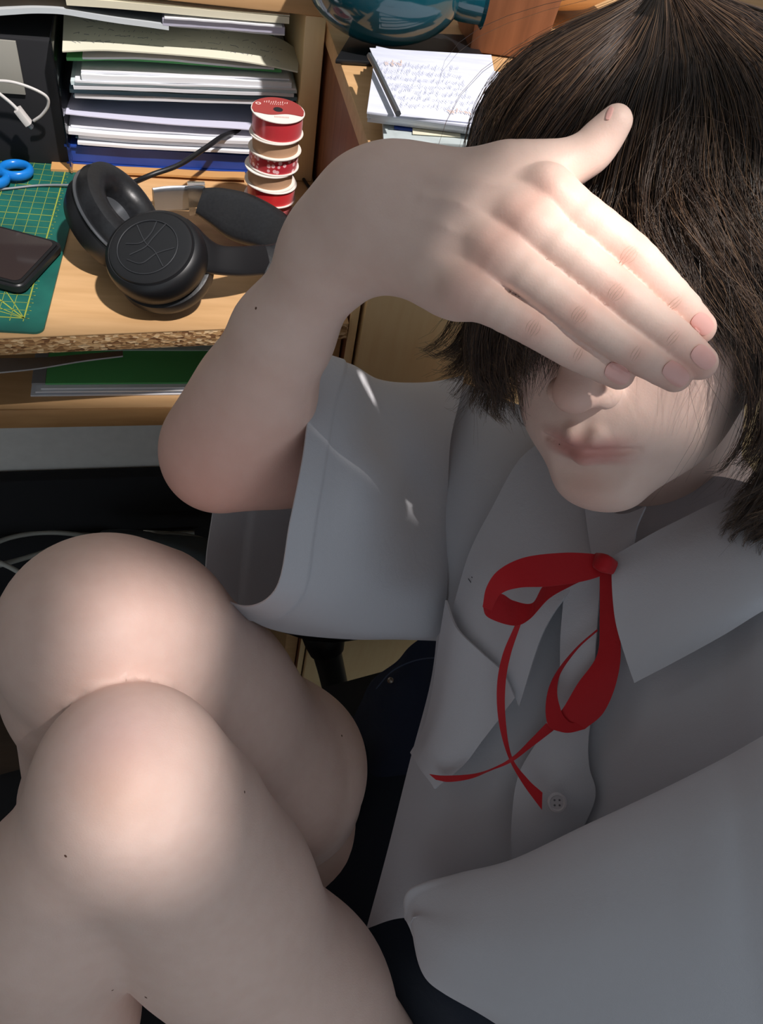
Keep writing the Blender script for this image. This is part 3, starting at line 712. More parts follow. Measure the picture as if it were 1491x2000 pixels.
palm = [ph((760, 380, .388, 66), (1050, 372, .360, 52), .02), ph((757, 405, .386, 76), (1000, 425, .358, 52), .02),
        ph((752, 440, .388, 74), (950, 485, .361, 50), .02), ph((745, 475, .392, 70), (900, 562, .367, 56), .02),
        ph((770, 470, .400, 66), (880, 560, .375, 58), .02), ph((800, 420, .405, 80), (990, 450, .378, 70), .02),
        ph((780, 350, .400, 60), (960, 340, .385, 50), .02), ph((960, 345, .385, 50), (1060, 340, .372, 46), .012)]
# knuckles and tendons
palm += [ell(PH(1068, 368, .3470), .0092, k=.008), ell(PH(1008, 420, .3440), .0094, k=.008), ell(PH(950, 478, .3470), .0088, k=.008), ell(PH(905, 552, .3530), .0085, k=.008)]
palm += [cone(PH(1060, 366, .3450), PH(850, 352, .3600), .0030, .0022, .007), cone(PH(1000, 415, .3425), PH(830, 385, .3570), .0030, .0022, .007), cone(PH(944, 470, .3455), PH(820, 425, .3600), .0028, .002, .007), cone(PH(900, 545, .3520), PH(800, 465, .3660), .0026, .002, .007)]
# dips between the knuckles
palm += [ell(PH(1015, 372, .3405), .0030, k=.018, sub=True), ell(PH(965, 425, .3390), .0034, k=.018, sub=True), ell(PH(912, 492, .3430), .0030, k=.018, sub=True)]
palm += [ph((1045, 356, .392, 44), (1112, 345, .394, 32), .01), ph((880, 400, .402, 60), (1050, 360, .392, 42), .02)]  # hidden flesh behind the thumb web, added to block sunlight
fore = [pc((706, 404, .380, 78), (790, 402, .374, 84), .03), pc((724, 452, .384, 70), (790, 455, .378, 80), .03),
        pc((706, 404, .380, 78), (646, 496, .397, 76), .03), pc((724, 452, .384, 68), (646, 500, .397, 74), .03), pc((646, 498, .397, 78), (552, 655, .438, 96), .03),
        pc((552, 655, .438, 96), (490, 772, .478, 106), .03), pc((490, 772, .478, 106), (440, 872, .505, 114), .03),
        pc((418, 905, .512, 92), (450, 890, .510, 96), .02),
        pc((440, 872, .505, 113), (560, 876, .540, 110), .03), pc((560, 876, .540, 110), (720, 884, .62, 94), .03), pc((720, 884, .62, 94), (930, 905, .745, 76), .03),
        pc((540, 790, .47, 60), (480, 850, .49, 60), .03)]
hand_groups = [(.004, palm)]+[(.0095, palm[:0]+chain(f, .006)) for f in ()]
def fgrp(f):
    q = cr(np.array(f), 16)
    return chain([tuple(r) for r in q], .0006)
def between(f1, f2, r=24, dd=.0065):
    q1 = cr(np.array(f1), 9)[1:8]; q2 = cr(np.array(f2), 9)[1:8]; m_ = (q1+q2)/2; m_[:, 2] += dd; m_[:, 3] = r
    return chain([tuple(t) for t in m_], .001)
gap_fill = between(index_f, middle_f)+between(middle_f, ring_f)+between(ring_f, pinky_f)  # unseen fill behind the finger gaps, added to stop sun leaking through
_iq = cr(np.array(index_f), 9)[:8].copy(); _iq[:, 0] += 7; _iq[:, 1] -= 11; _iq[:, 2] += .0085; _iq[:, 3] = 27
gap_fill += chain([tuple(t) for t in _iq], .001)  # same hidden backing along the index, against a sun streak
fingers = [fgrp(index_f), fgrp(middle_f), fgrp(ring_f), fgrp(pinky_f), fgrp(thumb_f)]
def hand_field(p):
    c = p.mean(0); rad = np.sqrt(((p-c)**2).sum(1).max())
    base = smin(evalf([(.03, palm)], p)+.0032, evalf([(.03, fore)], p)+.0052, .02)
    fs = None
    for i, f in enumerate(fingers):
        d = None
        for q in f:
            if np.linalg.norm(q.c-c)-q.R-rad > .04: continue
            e = q(p); d = e if d is None else smin(d, e, .0006)
        if d is None: continue
        fs = d if fs is None else smin(fs, d, .0009)
    for q in gap_fill:
        if fs is None or np.linalg.norm(q.c-c)-q.R-rad > .03: continue
        fs = smin(fs, q(p), .0012)
    if fs is not None: base = smin(base, fs, .013)
    # skin folds over the finger joints
    for (c0, dr_, amp, wl, R0) in FOLDS:
        if np.linalg.norm(c0-c) > rad+.02: continue
        q = p-c0; r2 = np.einsum('ij,ij->i', q, q); w = np.exp(-r2/(R0*R0))
        s = q@dr_; base = base+amp*w*np.cos(s*2*pi/wl)
    return base
FOLDS = []
def fold(f, i, sc_=1.0, R0=.0062, amp=.00016):
    a = P(*f[i-1][:3]); b = P(*f[i+1][:3]); c0 = P(f[i][0], f[i][1], f[i][2]-pr_(f[i][3], f[i][2])*1.0); FOLDS.append((c0, nrm(b-a), amp*sc_, .0026, R0))
for f in (index_f, middle_f, ring_f, pinky_f): fold(f, 2, 1.0); fold(f, 4, .7, .0048)

# ---------------------------------------------------------------- head
def B3(v): return v[0]*CR+v[1]*CU-v[2]*CF
Hf = nrm(B3((-.56, -.49, .66))); Hu = nrm(B3((-.17, .82, .56))); Hu = nrm(Hu-(Hu@Hf)*Hf); Hl = np.cross(Hu, Hf)
HS = 1.05
HO = P(1140, 872, .440)-(.098*Hf-.07*Hu)*HS
HA = np.array([Hl, Hf, Hu])
def H(a, b, c): return HO+HS*(a*Hl+b*Hf+c*Hu)
def hell(c, r, k=.01, sub=False): return ell(H(*c), np.array(r)*HS if hasattr(r, '__len__') else r*HS, HA, k, sub)
def hcone(a, b, ra, rb, k=.01, sub=False): return cone(H(*a), H(*b), ra*HS, rb*HS, k, sub)
head = [hell((0, -.018, .033), (.074, .092, .083), .02), hell((0, .028, -.022), (.060, .058, .080), .03),
        hcone((-.052, -.002, -.062), (-.012, .070, -.103), .017, .016, .025), hcone((.052, -.002, -.062), (.012, .070, -.103), .017, .016, .025),
        hell((0, .074, -.103), (.022, .017, .015), .014), hell((0, .068, -.068), (.034, .027, .030), .025), hell((-.030, .045, -.065), (.026, .028, .030), .03), hell((.030, .045, -.065), (.026, .028, .030), .03),
        hell((-.040, .050, -.024), (.026, .026, .028), .022), hell((.040, .050, -.024), (.026, .026, .028), .022),
        hcone((-.034, .074, .026), (0, .084, .024), .011, .011, .015), hcone((.034, .074, .026), (0, .084, .024), .011, .011, .015),
        hell((-.031, .093, .004), (.015, .012, .011), .012, True), hell((.031, .093, .004), (.015, .012, .011), .012, True),
        hell((-.031, .074, .004), .0125, .004), hell((.031, .074, .004), .0125, .004),
        hcone((0, .087, .012), (0, .1060, -.030), .0078, .0105, .012), hell((0, .1105, -.0350), (.0105, .0095, .0088), .007),
        hell((-.0128, .098, -.0380), (.0068, .0100, .0070), .006), hell((.0128, .098, -.0380), (.0068, .0100, .0070), .006),
        hell((-.0062, .104, -.0475), (.0035, .0055, .0035), .003, True), hell((.0062, .104, -.0475), (.0035, .0055, .0035), .003, True),
        hcone((0, .1015, -.052), (0, .101, -.060), .0018, .0024, .008, True),
        hcone((-.022, .0870, -.0700), (-.005, .0950, -.0655), .0034, .0050, .006), hcone((.022, .0870, -.0700), (.005, .0950, -.0655), .0034, .0052, .005),
        hcone((-.005, .0950, -.0655), (.005, .0950, -.0655), .0050, .0050, .006),
        hcone((-.019, .0865, -.0755), (0, .0945, -.0785), .0042, .0066, .005), hcone((.019, .0865, -.0755), (0, .0945, -.0785), .0042, .0066, .005),
        hcone((-.027, .0890, -.0722), (0, .1040, -.0716), .0018, .0026, .0022, True), hcone((.027, .0890, -.0722), (0, .1040, -.0716), .0018, .0026, .0022, True),
        hcone((-.014, .098, -.0905), (.014, .098, -.0905), .0055, .0055, .012, True),
        hell((-.076, -.006, -.004), (.008, .018, .030), .008), hell((.076, -.006, -.004), (.008, .018, .030), .008)]
neck = [hcone((0, -.030, -.060), (0, -.050, -.185), .052, .054, .03)]
def head_field(p): return evalf([(.02, head), (.02, neck)], p)

# ---------------------------------------------------------------- torso, left upper arm (inside the shirt)
NB = H(0, -.050, -.185); SR = P(960, 920, .75); SL = P(1700, 1240, .56); PEL = P(1000, 1990, .84)
torso = [cone(NB, (NB+PEL)/2+v3(.02, .01, 0), .055, .085, .05), cone((NB+PEL)/2+v3(.02, .01, 0), PEL, .085, .085, .05), cone(SR, NB, .036, .042, .04), cone(SL, NB, .044, .045, .04),
         cone(SL, SL+v3(.02, -.16, -.14), .046, .040, .03)]
hipR = P(570, 1540, .82); hipL = P(800, 2300, .80)
torso += [cone(PEL, hipR, .075, .062, .05), cone(PEL, hipL, .075, .07, .05)]
def torso_field(p): return evalf([(.03, torso)], p)

# ---------------------------------------------------------------- legs
legR = [pc((186, 1238, .500, 182), (258, 1264, .525, 204), .03), pc((258, 1264, .525, 204), (370, 1372, .60, 203), .04), pc((370, 1372, .60, 203), (546, 1502, .70, 174), .04),
        pc((200, 1235, .500, 180), (170, 1330, .55, 160), .03), pc((165, 1330, .55, 156), (160, 1560, .68, 118), .03), pc((160, 1560, .68, 118), (200, 1650, .745, 96), .03)]
legR += [ell(P(205, 1235, .478), .052, k=.04), pc((546, 1502, .70, 174), (560, 1545, .76, 165), .03)]
legL = [pc((255, 1524, .432, 176), (330, 1622, .470, 184), .04), pc((330, 1622, .470, 184), (410, 1745, .520, 192), .04), pc((410, 1745, .520, 192), (560, 1965, .595, 196), .04), pc((560, 1965, .595, 196), (745, 2230, .74, 180), .04),
        ell(P(258, 1515, .424), .046, k=.04)]
shinL = [pc((205, 1560, .440, 160), (110, 1760, .480, 178), .03), pc((110, 1760, .480, 178), (84, 1990, .550, 180), .03), pc((84, 1990, .550, 180), (95, 2140, .625, 118), .03), ell(P(215, 1600, .425), .034, k=.03)]
for L_, an_ in ((legR, P(200, 1650, .745)), (shinL, P(95, 2140, .625))):
    hl_ = an_+v3(.01, .005, -.045); L_ += [cone(an_, hl_, .034, .030, .03), cone(hl_, hl_+v3(-.11, -.03, .008), .030, .020, .03), cone(hl_+v3(-.08, -.03, .0), hl_+v3(-.135, -.04, .0), .024, .013, .02)]
    print('ankle', an_)
def legs_field(p):
    a = evalf([(.02, legR)], p); b = evalf([(.02, legL)], p); c = evalf([(.02, shinL)], p)
    return smin(smin(b, c, .010)+.0055, a+.0085, .002)

def bounds(prs, m):
    lo = np.min([q.c-q.R for q in prs], 0)-m; hi = np.max([q.c+q.R for q in prs], 0)+m; return lo, hi
import time as _t
_t0 = _t.time()
isl = []
fp = [q for f in fingers for q in f]
for nm, fn, prs, h in (('arm', hand_field, palm+fore+fp, .00115), ('head', head_field, head+neck, .0018), ('torso', torso_field, torso, .0065), ('legs', legs_field, legR+legL+shinL, .0042)):
    lo, hi = bounds([q for q in prs if not q.sub], .03); V_, F0 = mesh_field(fn, lo, hi, h); F0 = flipcheck(V_, F0); isl.append((nm, V_, F0)); print(nm, len(V_), len(F0), round(_t.time()-_t0, 1))

# ---------------------------------------------------------------- skin colours (its own pigment only)
def scol(*c): return np.array(srgb(*c)[:3])
SK = scol(230, 201, 189); RED = scol(222, 158, 142); LIP = scol(196, 120, 114); PALE = scol(238, 212, 196)
def blob(V, c, r): return np.exp(-((V-c)**2).sum(1)/(r*r))
def paint(nm, V):
    C = np.tile(SK, (len(V), 1))
    def mix(col, w): 
        nonlocal C
        C = C*(1-w[:, None])+col*w[:, None]
    if nm == 'arm':
        for f in (index_f, middle_f, ring_f, pinky_f):
            for i, w, r in ((0, .45, .010), (2, .5, .0075), (4, .4, .006), (5, .55, .009)):
                mix(RED, w*blob(V, P(f[i][0], f[i][1], f[i][2]-pr_(f[i][3], f[i][2])*.8), r))
        for q in ((1012, 362, .345), (962, 412, .343), (915, 478, .347)): mix(scol(212, 150, 138), .22*blob(V, P(*q), .009))
        mix(RED, .5*blob(V, P(1203, 238, .357), .014)); mix(RED, .55*blob(V, P(400, 930, .49), .05)); mix(RED, .3*blob(V, P(500, 880, .48), .06))
    if nm == 'head':
        q = (V-HO)@HA.T/HS
        ax = np.abs(q[:, 0])
        mx = np.exp(-((ax/.024)**4))*np.exp(-(((q[:, 2]+.0722+.05*np.maximum(ax-.003, 0)*0)/.0088)**4))*(q[:, 1] > .078)
        mix(LIP, .75*mx)
        mix(RED, .45*blob(V, H(0, .112, -.036), .016)); mix(RED, .3*blob(V, H(.042, .06, -.03), .03)); mix(RED, .3*blob(V, H(-.042, .06, -.03), .03)); mix(RED, .3*blob(V, H(0, .09, -.1), .014))
        hair = np.clip((q[:, 2]-.045+(-q[:, 1]+.05)*.9)/.02, 0, 1)*(q[:, 2] > -.06); mix(scol(52, 40, 34), hair)
    if nm == 'legs':
        mix(scol(214, 160, 120), .35*blob(V, P(235, 1520, .385), .022)); mix(scol(190, 150, 160), .3*blob(V, P(225, 1440, .39), .03)); mix(RED, .2*blob(V, P(230, 1180, .45), .05))
    return C
Vs = []; Fs = []; Cs = []; off_ = 0
for nm, V_, F0 in isl:
    Vs.append(V_); Fs.append(F0+off_); Cs.append(paint(nm, V_)); off_ += len(V_)
Va = np.concatenate(Vs); Fa = np.concatenate(Fs); Ca = np.concatenate(Cs)
me = bpy.data.meshes.new('person'); me.vertices.add(len(Va)); me.vertices.foreach_set('co', Va.astype(np.float32).ravel())
me.loops.add(len(Fa)*4); me.loops.foreach_set('vertex_index', Fa.astype(np.int32).ravel())
me.polygons.add(len(Fa)); me.polygons.foreach_set('loop_start', np.arange(0, len(Fa)*4, 4, dtype=np.int32)); me.polygons.foreach_set('loop_total', np.full(len(Fa), 4, np.int32))
me.update(calc_edges=True); me.validate()
at = me.color_attributes.new('skin', 'FLOAT_COLOR', 'POINT'); at.data.foreach_set('color', np.concatenate([Ca, np.ones((len(Ca), 1))], 1).astype(np.float32).ravel())
ms = mat('skin', srgb(232, 200, 184), .52, 0, .35); M['skin'] = ms
_a = nd(ms, 'ShaderNodeVertexColor'); _a.layer_name = 'skin'
_tc = nd(ms, 'ShaderNodeTexCoord'); _n = nd(ms, 'ShaderNodeTexNoise'); _n.inputs['Scale'].default_value = 90; _n.inputs['Detail'].default_value = 5
lk(ms, _tc.outputs['Object'], _n.inputs['Vector'])
_mx = nd(ms, 'ShaderNodeMix', data_type='RGBA', blend_type='MULTIPLY'); _mx.inputs['Factor'].default_value = .3
lk(ms, _a.outputs['Color'], _mx.inputs[6]); lk(ms, ramp(ms, _n.outputs['Fac'], [(.35, (.90, .84, .82, 1)), (.65, (1, 1, 1, 1))]), _mx.inputs[7])
_cur = _mx.outputs[2]
MOLES = [((478, 1547, .41), .0008), ((128, 1672, .41), .0009), ((285, 1948, .47), .0011), ((220, 1934, .47), .0008), ((500, 602, .415), .0008), ((668, 1437, .62), .001), ((1093, 868, .42), .0004)]
lk(ms, _cur, bsdf(ms).inputs['Base Color'])
_b1 = nd(ms, 'ShaderNodeTexNoise'); _b1.inputs['Scale'].default_value = 900; _b1.inputs['Detail'].default_value = 3; lk(ms, _tc.outputs['Object'], _b1.inputs['Vector'])
_bp = nd(ms, 'ShaderNodeBump'); _bp.inputs['Strength'].default_value = .25; _bp.inputs['Distance'].default_value = .0004
lk(ms, _b1.outputs['Fac'], _bp.inputs['Height']); lk(ms, _bp.outputs['Normal'], bsdf(ms).inputs['Normal'])
bsdf(ms).inputs['Subsurface Weight'].default_value = .12; bsdf(ms).inputs['Subsurface Radius'].default_value = (1, .35, .2); bsdf(ms).inputs['Subsurface Scale'].default_value = .006
person = link('person', me, ms)
tag(person, 'person with brown hair and white shirt covering the eyes with one hand, knees drawn up', 'person')

# things lying on the skin: cast from outside onto the body surface
bvh = BVHTree.FromPolygons([Vector(v) for v in Va], [tuple(map(int, f)) for f in Fa])
def onskin(px, py, lift=0.0):
    r = ray(px, py); d = Vector(nrm(r)); hit = bvh.ray_cast(Vector(CC), d)
    if hit[0] is None: return None, None
    n = np.array(hit[1]); return np.array(hit[0])+n*lift, n
M['nail'] = mat('fingernail', srgb(230, 176, 168), .28, 0, .5); M['nail_tip'] = mat('nail free edge', srgb(244, 226, 214), .35)
def nail(cx, cy, dx, dy, hl, hw, lab=None):
    n_, m_ = 15, 11; d = np.array([dx, dy])/math.hypot(dx, dy); q = np.array([-d[1], d[0]]); g = np.zeros((n_, m_, 3)); okk = True
    for i in range(n_):
        for j in range(m_):
            u = 2*i/(n_-1)-1; v = 2*j/(m_-1)-1
            # squircle disc mapping
            x = u*sqrt(1-.5*v*v*.7); y = v*sqrt(1-.5*u*u*.8)
            w, nn = onskin(cx+d[0]*hl*x+q[0]*hw*y, cy+d[1]*hl*x+q[1]*hw*y, .00035*(1-(abs(v)**4)*.6))
            if w is None: return
            g[i, j] = w
    o = slab('fingernail', g, M['nail'], person, .0004)
    return o
def crease(fl, i, offs, half, name='knuckle_crease'):
    f = fl; cx, cy = f[i][0], f[i][1]; d = np.array([f[i+1][0]-f[i-1][0], f[i+1][1]-f[i-1][1]], float); d /= np.linalg.norm(d); q = np.array([-d[1], d[0]])
    for (o_, hl, bend) in offs:
        pts = []
        for t in np.linspace(-1, 1, 9):
            w, nn = onskin(cx+d[0]*(o_+bend*t*t)+q[0]*half*hl*t, cy+d[1]*(o_+bend*t*t)+q[1]*half*hl*t, -.00008)
            if w is None: break
            pts.append(w)
        if len(pts) == 9: CREASES.append(pts)
CREASES = []
for fl, hf in ((index_f, 27), (middle_f, 27), (ring_f, 26), (pinky_f, 23)):
    crease(fl, 2, [(-13, .75, 6), (-6, 1, 4), (0, .8, 2), (6, 1, -4), (13, .7, -6)], hf); crease(fl, 4, [(-7, .8, 3), (0, 1, 1), (6, .8, -3)], hf*.85)
M['crease'] = mat('crease shade on skin', srgb(212, 176, 160), .6)  # darker lines paint in the shade of the skin folds
_v = []; _f = []
for pts in CREASES:
    n9 = len(pts); b0_ = len(_v)
    for k, p in enumerate(pts):
        r_ = .00028*(1-.8*abs(k/(n9-1)*2-1)**2); T_ = pts[min(k+1, n9-1)]-pts[max(k-1, 0)]; s1_ = nrm(np.cross(T_, CF)); s2_ = nrm(np.cross(T_, s1_))
        for a_ in range(4): _v.append(p+r_*(cos(a_*pi/2)*s1_+sin(a_*pi/2)*s2_))
    for k in range(n9-1):
        for a_ in range(4): _f.append((b0_+k*4+a_, b0_+k*4+(a_+1) % 4, b0_+k*4+4+(a_+1) % 4, b0_+k*4+4+a_))
mesh('knuckle_creases', _v, _f, M['crease'], person)['kind'] = 'stuff'
nail(1206, 729, .87, .5, 25, 18); nail(1320, 730, .75, .66, 27, 19); nail(1374, 697, .72, .69, 25, 19); nail(1372, 632, .7, .72, 22, 18)
nail(1191, 222, .35, -.93, 13, 5)
for (q, r) in MOLES:
    w, nn = onskin(q[0], q[1], .0)
    if w is None: continue
    lathe('mole', [(.00001, .00025), (r*.6, .0002), (r, 0), (r*.8, -.0003)], w, nn, M.setdefault('mole', mat('mole', srgb(96, 62, 48), .6)), person, 12)
# ================================================================== clothes
def fabric(name, c, scale=1500, rough=.85):
    m = mat(name, c, rough, 0, .2, Sheen_Weight=.15)
    tc = nd(m, 'ShaderNodeTexCoord')
    n = nd(m, 'ShaderNodeTexNoise'); n.inputs['Scale'].default_value = scale; n.inputs['Detail'].default_value = 2; lk(m, tc.outputs['Object'], n.inputs['Vector'])
    n2 = nd(m, 'ShaderNodeTexNoise'); n2.inputs['Scale'].default_value = 60; n2.inputs['Detail'].default_value = 4; n2.inputs['Distortion'].default_value = .6; lk(m, tc.outputs['Object'], n2.inputs['Vector'])
    b = nd(m, 'ShaderNodeBump'); b.inputs['Strength'].default_value = .3; b.inputs['Distance'].default_value = .0004; lk(m, n.outputs['Fac'], b.inputs['Height'])
    b2 = nd(m, 'ShaderNodeBump'); b2.inputs['Strength'].default_value = .25; b2.inputs['Distance'].default_value = .002; lk(m, n2.outputs['Fac'], b2.inputs['Height'])
    lk(m, b.outputs['Normal'], b2.inputs['Normal']); lk(m, b2.outputs['Normal'], bsdf(m).inputs['Normal'])
    return m
M['shirt'] = fabric('white shirt cotton', srgb(190, 190, 197)); M['denim'] = fabric('dark navy denim', srgb(34, 42, 62), 900); M['shorts'] = fabric('dark shorts', srgb(30, 38, 52), 900)
def fold_w(seed, amp, fu=6, fv=6):
    return lambda u, v: amp*wave(u*fu, v*fv, seed, 4)

# torso of the shirt: rows run from neckline / shoulder down to the hem, columns from the person's right to left
T = [[(905, 745, .70), (960, 765, .665), (1040, 800, .63), (1100, 880, .60), (1150, 960, .575), (1210, 985, .555), (1290, 960, .545), (1390, 930, .53), (1500, 960, .50), (1660, 1010, .50)],
     [(875, 850, .66), (930, 870, .63), (1020, 900, .605), (1085, 960, .583), (1140, 1020, .560), (1200, 1050, .545), (1290, 1060, .525), (1400, 1060, .50), (1520, 1090, .47), (1690, 1160, .475)],
     [(868, 1000, .625), (925, 1010, .605), (1010, 1030, .585), (1080, 1060, .568), (1140, 1090, .552), (1195, 1120, .538), (1290, 1160, .512), (1410, 1190, .485), (1540, 1220, .455), (1710, 1300, .455)],
     [(858, 1165, .615), (920, 1170, .592), (1000, 1190, .573), (1070, 1210, .560), (1130, 1230, .545), (1190, 1250, .530), (1290, 1290, .503), (1410, 1320, .475), (1550, 1350, .445), (1730, 1430, .45)],
     [(845, 1320, .620), (905, 1335, .592), (985, 1360, .572), (1055, 1385, .560), (1120, 1400, .547), (1185, 1415, .530), (1290, 1440, .500), (1420, 1460, .470), (1560, 1480, .44), (1750, 1560, .45)],
     [(803, 1490, .630), (870, 1510, .598), (960, 1530, .577), (1035, 1550, .565), (1105, 1570, .55), (1180, 1580, .532), (1300, 1600, .503), (1430, 1620, .475), (1580, 1640, .45), (1770, 1700, .46)],
     [(762, 1660, .640), (840, 1670, .605), (930, 1690, .585), (1010, 1710, .572), (1090, 1720, .558), (1180, 1730, .54), (1310, 1740, .515), (1440, 1750, .49), (1600, 1760, .47), (1790, 1800, .48)],
     [(722, 1812, .650), (790, 1792, .62), (900, 1800, .60), (990, 1830, .59), (1090, 1850, .58), (1190, 1860, .565), (1320, 1870, .54), (1460, 1880, .52), (1620, 1890, .50), (1810, 1900, .50)]]
def wr_t(u, v):
    # vertical drape folds at the right side of the chest plus soft wrinkles
    return .005*wave(u*3, v*8, 3, 4)+.003*np.sin(v*26+u*3)*np.exp(-((v-.28)/.22)**2)*np.sin(pi*u)
shirt = patch('shirt', T, M['shirt'], person, 110, 130, .0012, wr_t)

# right sleeve: rings from the hem opening (left) to the arm hole
S = [[(628, 694, .520), (603, 790, .475), (587, 900, .462), (563, 1020, .462), (536, 1148, .478), (470, 1178, .520), (408, 1130, .560), (415, 1020, .585), (436, 930, .600), (500, 820, .605), (575, 730, .575)],
     [(690, 716, .540), (668, 800, .495), (650, 910, .478), (632, 1030, .478), (612, 1160, .497), (560, 1215, .540), (510, 1205, .590), (520, 1040, .620), (540, 930, .630), (580, 830, .625), (640, 745, .595)],
     [(745, 748, .570), (740, 840, .530), (730, 930, .502), (715, 1050, .506), (705, 1170, .528), (690, 1243, .570), (670, 1225, .630), (670, 1080, .660), (680, 950, .665), (700, 850, .655), (720, 775, .620)],
     [(830, 750, .610), (815, 850, .575), (800, 960, .588), (800, 1070, .578), (800, 1170, .570), (790, 1246, .600), (780, 1225, .670), (780, 1080, .700), (785, 950, .700), (800, 850, .690), (815, 770, .655)],
     [(905, 740, .660), (880, 850, .640), (872, 960, .632), (872, 1070, .618), (870, 1170, .605), (860, 1244, .625), (850, 1225, .70), (850, 1080, .74), (860, 950, .75), (880, 850, .74), (900, 760, .70)]]
def wr_s(u, v):
    return .004*wave(v*9, u*2.4, 11, 4)*np.clip(v*2.2, .15, 1)
Sg = np.array([[P(*q) for q in r] for r in S]); Sg = np.swapaxes(Sg, 0, 1)          # (ring, along)
g = resample(Sg, 120, 70, True, False)
uu, vv = np.meshgrid(np.linspace(0, 1, 120, endpoint=False), np.linspace(0, 1, 70), indexing='ij')
nn_ = gnormals(np.concatenate([g[-1:], g, g[:1]]))[1:-1]
hem = np.where(vv < .185, .0016, 0.0)+.0004*np.exp(-((vv-.185)/.008)**2)
sgn = 1 if ((nn_[15, 10]) @ (P(0, 0, 0)-g[15, 10])) > 0 else -1
g = g+nn_*((.004*wave(np.sin(uu*2*pi)*3, vv*7, 11, 4)*np.clip(vv*2.0, .12, 1)*(1-vv*.3)+sgn*hem))[..., None]
sleeve = slab('sleeve', g, M['shirt'], shirt, .0011, True)

# shirt front wrapping over the near side (their left side), soft fold at its upper edge
N_ = [[(793, 1798, .610), (800, 1770, .585), (900, 1745, .560), (1010, 1715, .530), (1150, 1655, .500), (1300, 1590, .480), (1420, 1530, .463), (1560, 1450, .45), (1720, 1400, .50)],
      [(790, 1790, .580), (800, 1738, .555), (890, 1710, .535), (1000, 1682, .508), (1140, 1617, .475), (1290, 1548, .448), (1410, 1488, .428), (1560, 1410, .41), (1720, 1370, .48)],
      [(793, 1796, .572), (812, 1752, .548), (893, 1722, .522), (1003, 1695, .494), (1143, 1632, .462), (1293, 1563, .434), (1415, 1503, .413), (1565, 1425, .395), (1720, 1400, .47)],
      [(797, 1806, .566), (818, 1780, .543), (890, 1775, .512), (1000, 1760, .482), (1150, 1710, .448), (1300, 1655, .420), (1430, 1600, .397), (1590, 1540, .38), (1740, 1510, .46)],
      [(802, 1822, .568), (806, 1800, .545), (870, 1850, .512), (1000, 1860, .478), (1150, 1840, .445), (1300, 1810, .418), (1440, 1770, .395), (1610, 1740, .38), (1760, 1710, .46)],
      [(812, 1850, .575), (822, 1900, .55), (890, 1940, .525), (1010, 1970, .492), (1160, 1980, .46), (1310, 1970, .432), (1460, 1950, .41), (1640, 1930, .395), (1790, 1890, .47)],
      [(830, 1900, .60), (860, 1940, .575), (950, 1985, .55), (1060, 2040, .52), (1190, 2090, .485), (1340, 2110, .46), (1490, 2110, .44), (1670, 2100, .425), (1810, 2060, .49)],
      [(870, 1925, .63), (920, 1965, .605), (1010, 2030, .58), (1110, 2110, .55), (1240, 2180, .52), (1380, 2230, .49), (1540, 2240, .47), (1700, 2240, .45), (1900, 2220, .45)]]
near = patch('shirt_front_fold', N_, M['shirt'], shirt, 90, 110, .0012, lambda u, v: .0025*wave(u*3.2+1, v*5, 21, 3)*np.clip((u-.2)*3, 0, 1))

# collar, their left leaf (right in the picture) and right leaf / lapel
def panel(name, rows, mt, par, nu=28, nv=28, t=.0013, wr=None): return patch(name, rows, mt, par, nu, nv, t, wr)
collar = panel('collar_leaf', [[(1200, 1087, .500), (1270, 1046, .492), (1345, 1008, .485), (1430, 968, .478), (1530, 930, .475), (1640, 900, .48)],
                [(1196, 1130, .492), (1270, 1110, .480), (1350, 1075, .468), (1440, 1035, .458), (1540, 990, .452), (1660, 950, .46)],
                [(1203, 1210, .488), (1290, 1190, .470), (1375, 1145, .456), (1460, 1105, .445), (1560, 1060, .438), (1690, 1010, .445)],
                [(1222, 1280, .486), (1305, 1250, .468), (1395, 1205, .452), (1480, 1165, .440), (1580, 1115, .433), (1710, 1060, .44)],
                [(1240, 1333, .487), (1325, 1288, .470), (1415, 1238, .455), (1500, 1186, .443), (1600, 1140, .437), (1730, 1090, .445)]], M['shirt'], shirt, 40, 44, .0016)
stand = panel('collar_stand', [[(1140, 968, .545), (1195, 1000, .528), (1225, 1004, .520), (1262, 990, .512)], [(1150, 1040, .535), (1190, 1050, .520), (1212, 1050, .512), (1245, 1030, .506)], [(1158, 1088, .528), (1185, 1092, .513), (1203, 1090, .504), (1240, 1066, .502)]], M['shirt'], shirt, 16, 16)
lapel = panel('collar_leaf', [[(1075, 850, .585), (1105, 900, .572), (1135, 960, .556), (1165, 1030, .540), (1185, 1090, .522)],
                [(1015, 900, .585), (1045, 960, .568), (1080, 1020, .553), (1120, 1070, .538), (1155, 1115, .523)],
                [(965, 990, .583), (990, 1050, .566), (1030, 1095, .552), (1075, 1130, .540), (1110, 1160, .528)],
                [(920, 1080, .580), (945, 1130, .563), (985, 1170, .550), (1025, 1205, .541), (1060, 1240, .532)],
                [(884, 1196, .580), (912, 1250, .563), (955, 1296, .552), (995, 1335, .545), (1015, 1380, .541)]], M['shirt'], shirt, 40, 36, .0016, lambda u, v: .0015*wave(u*5, v*4, 8, 3))
pocket = panel('chest_flap', [[(872, 1172, .577), (893, 1226, .560), (940, 1273, .548), (982, 1312, .541), (1007, 1362, .538)],
                [(858, 1260, .588), (880, 1310, .568), (920, 1350, .556), (955, 1385, .550), (975, 1405, .547)],
                [(846, 1350, .592), (862, 1390, .573), (890, 1430, .562), (920, 1450, .556), (940, 1450, .553)],
                [(828, 1425, .598), (838, 1450, .582), (855, 1475, .572), (880, 1492, .565), (905, 1495, .561)],
                [(803, 1470, .606), (815, 1490, .593), (828, 1510, .582), (840, 1525, .575), (850, 1541, .570)]], M['shirt'], shirt, 36, 30, .0016)
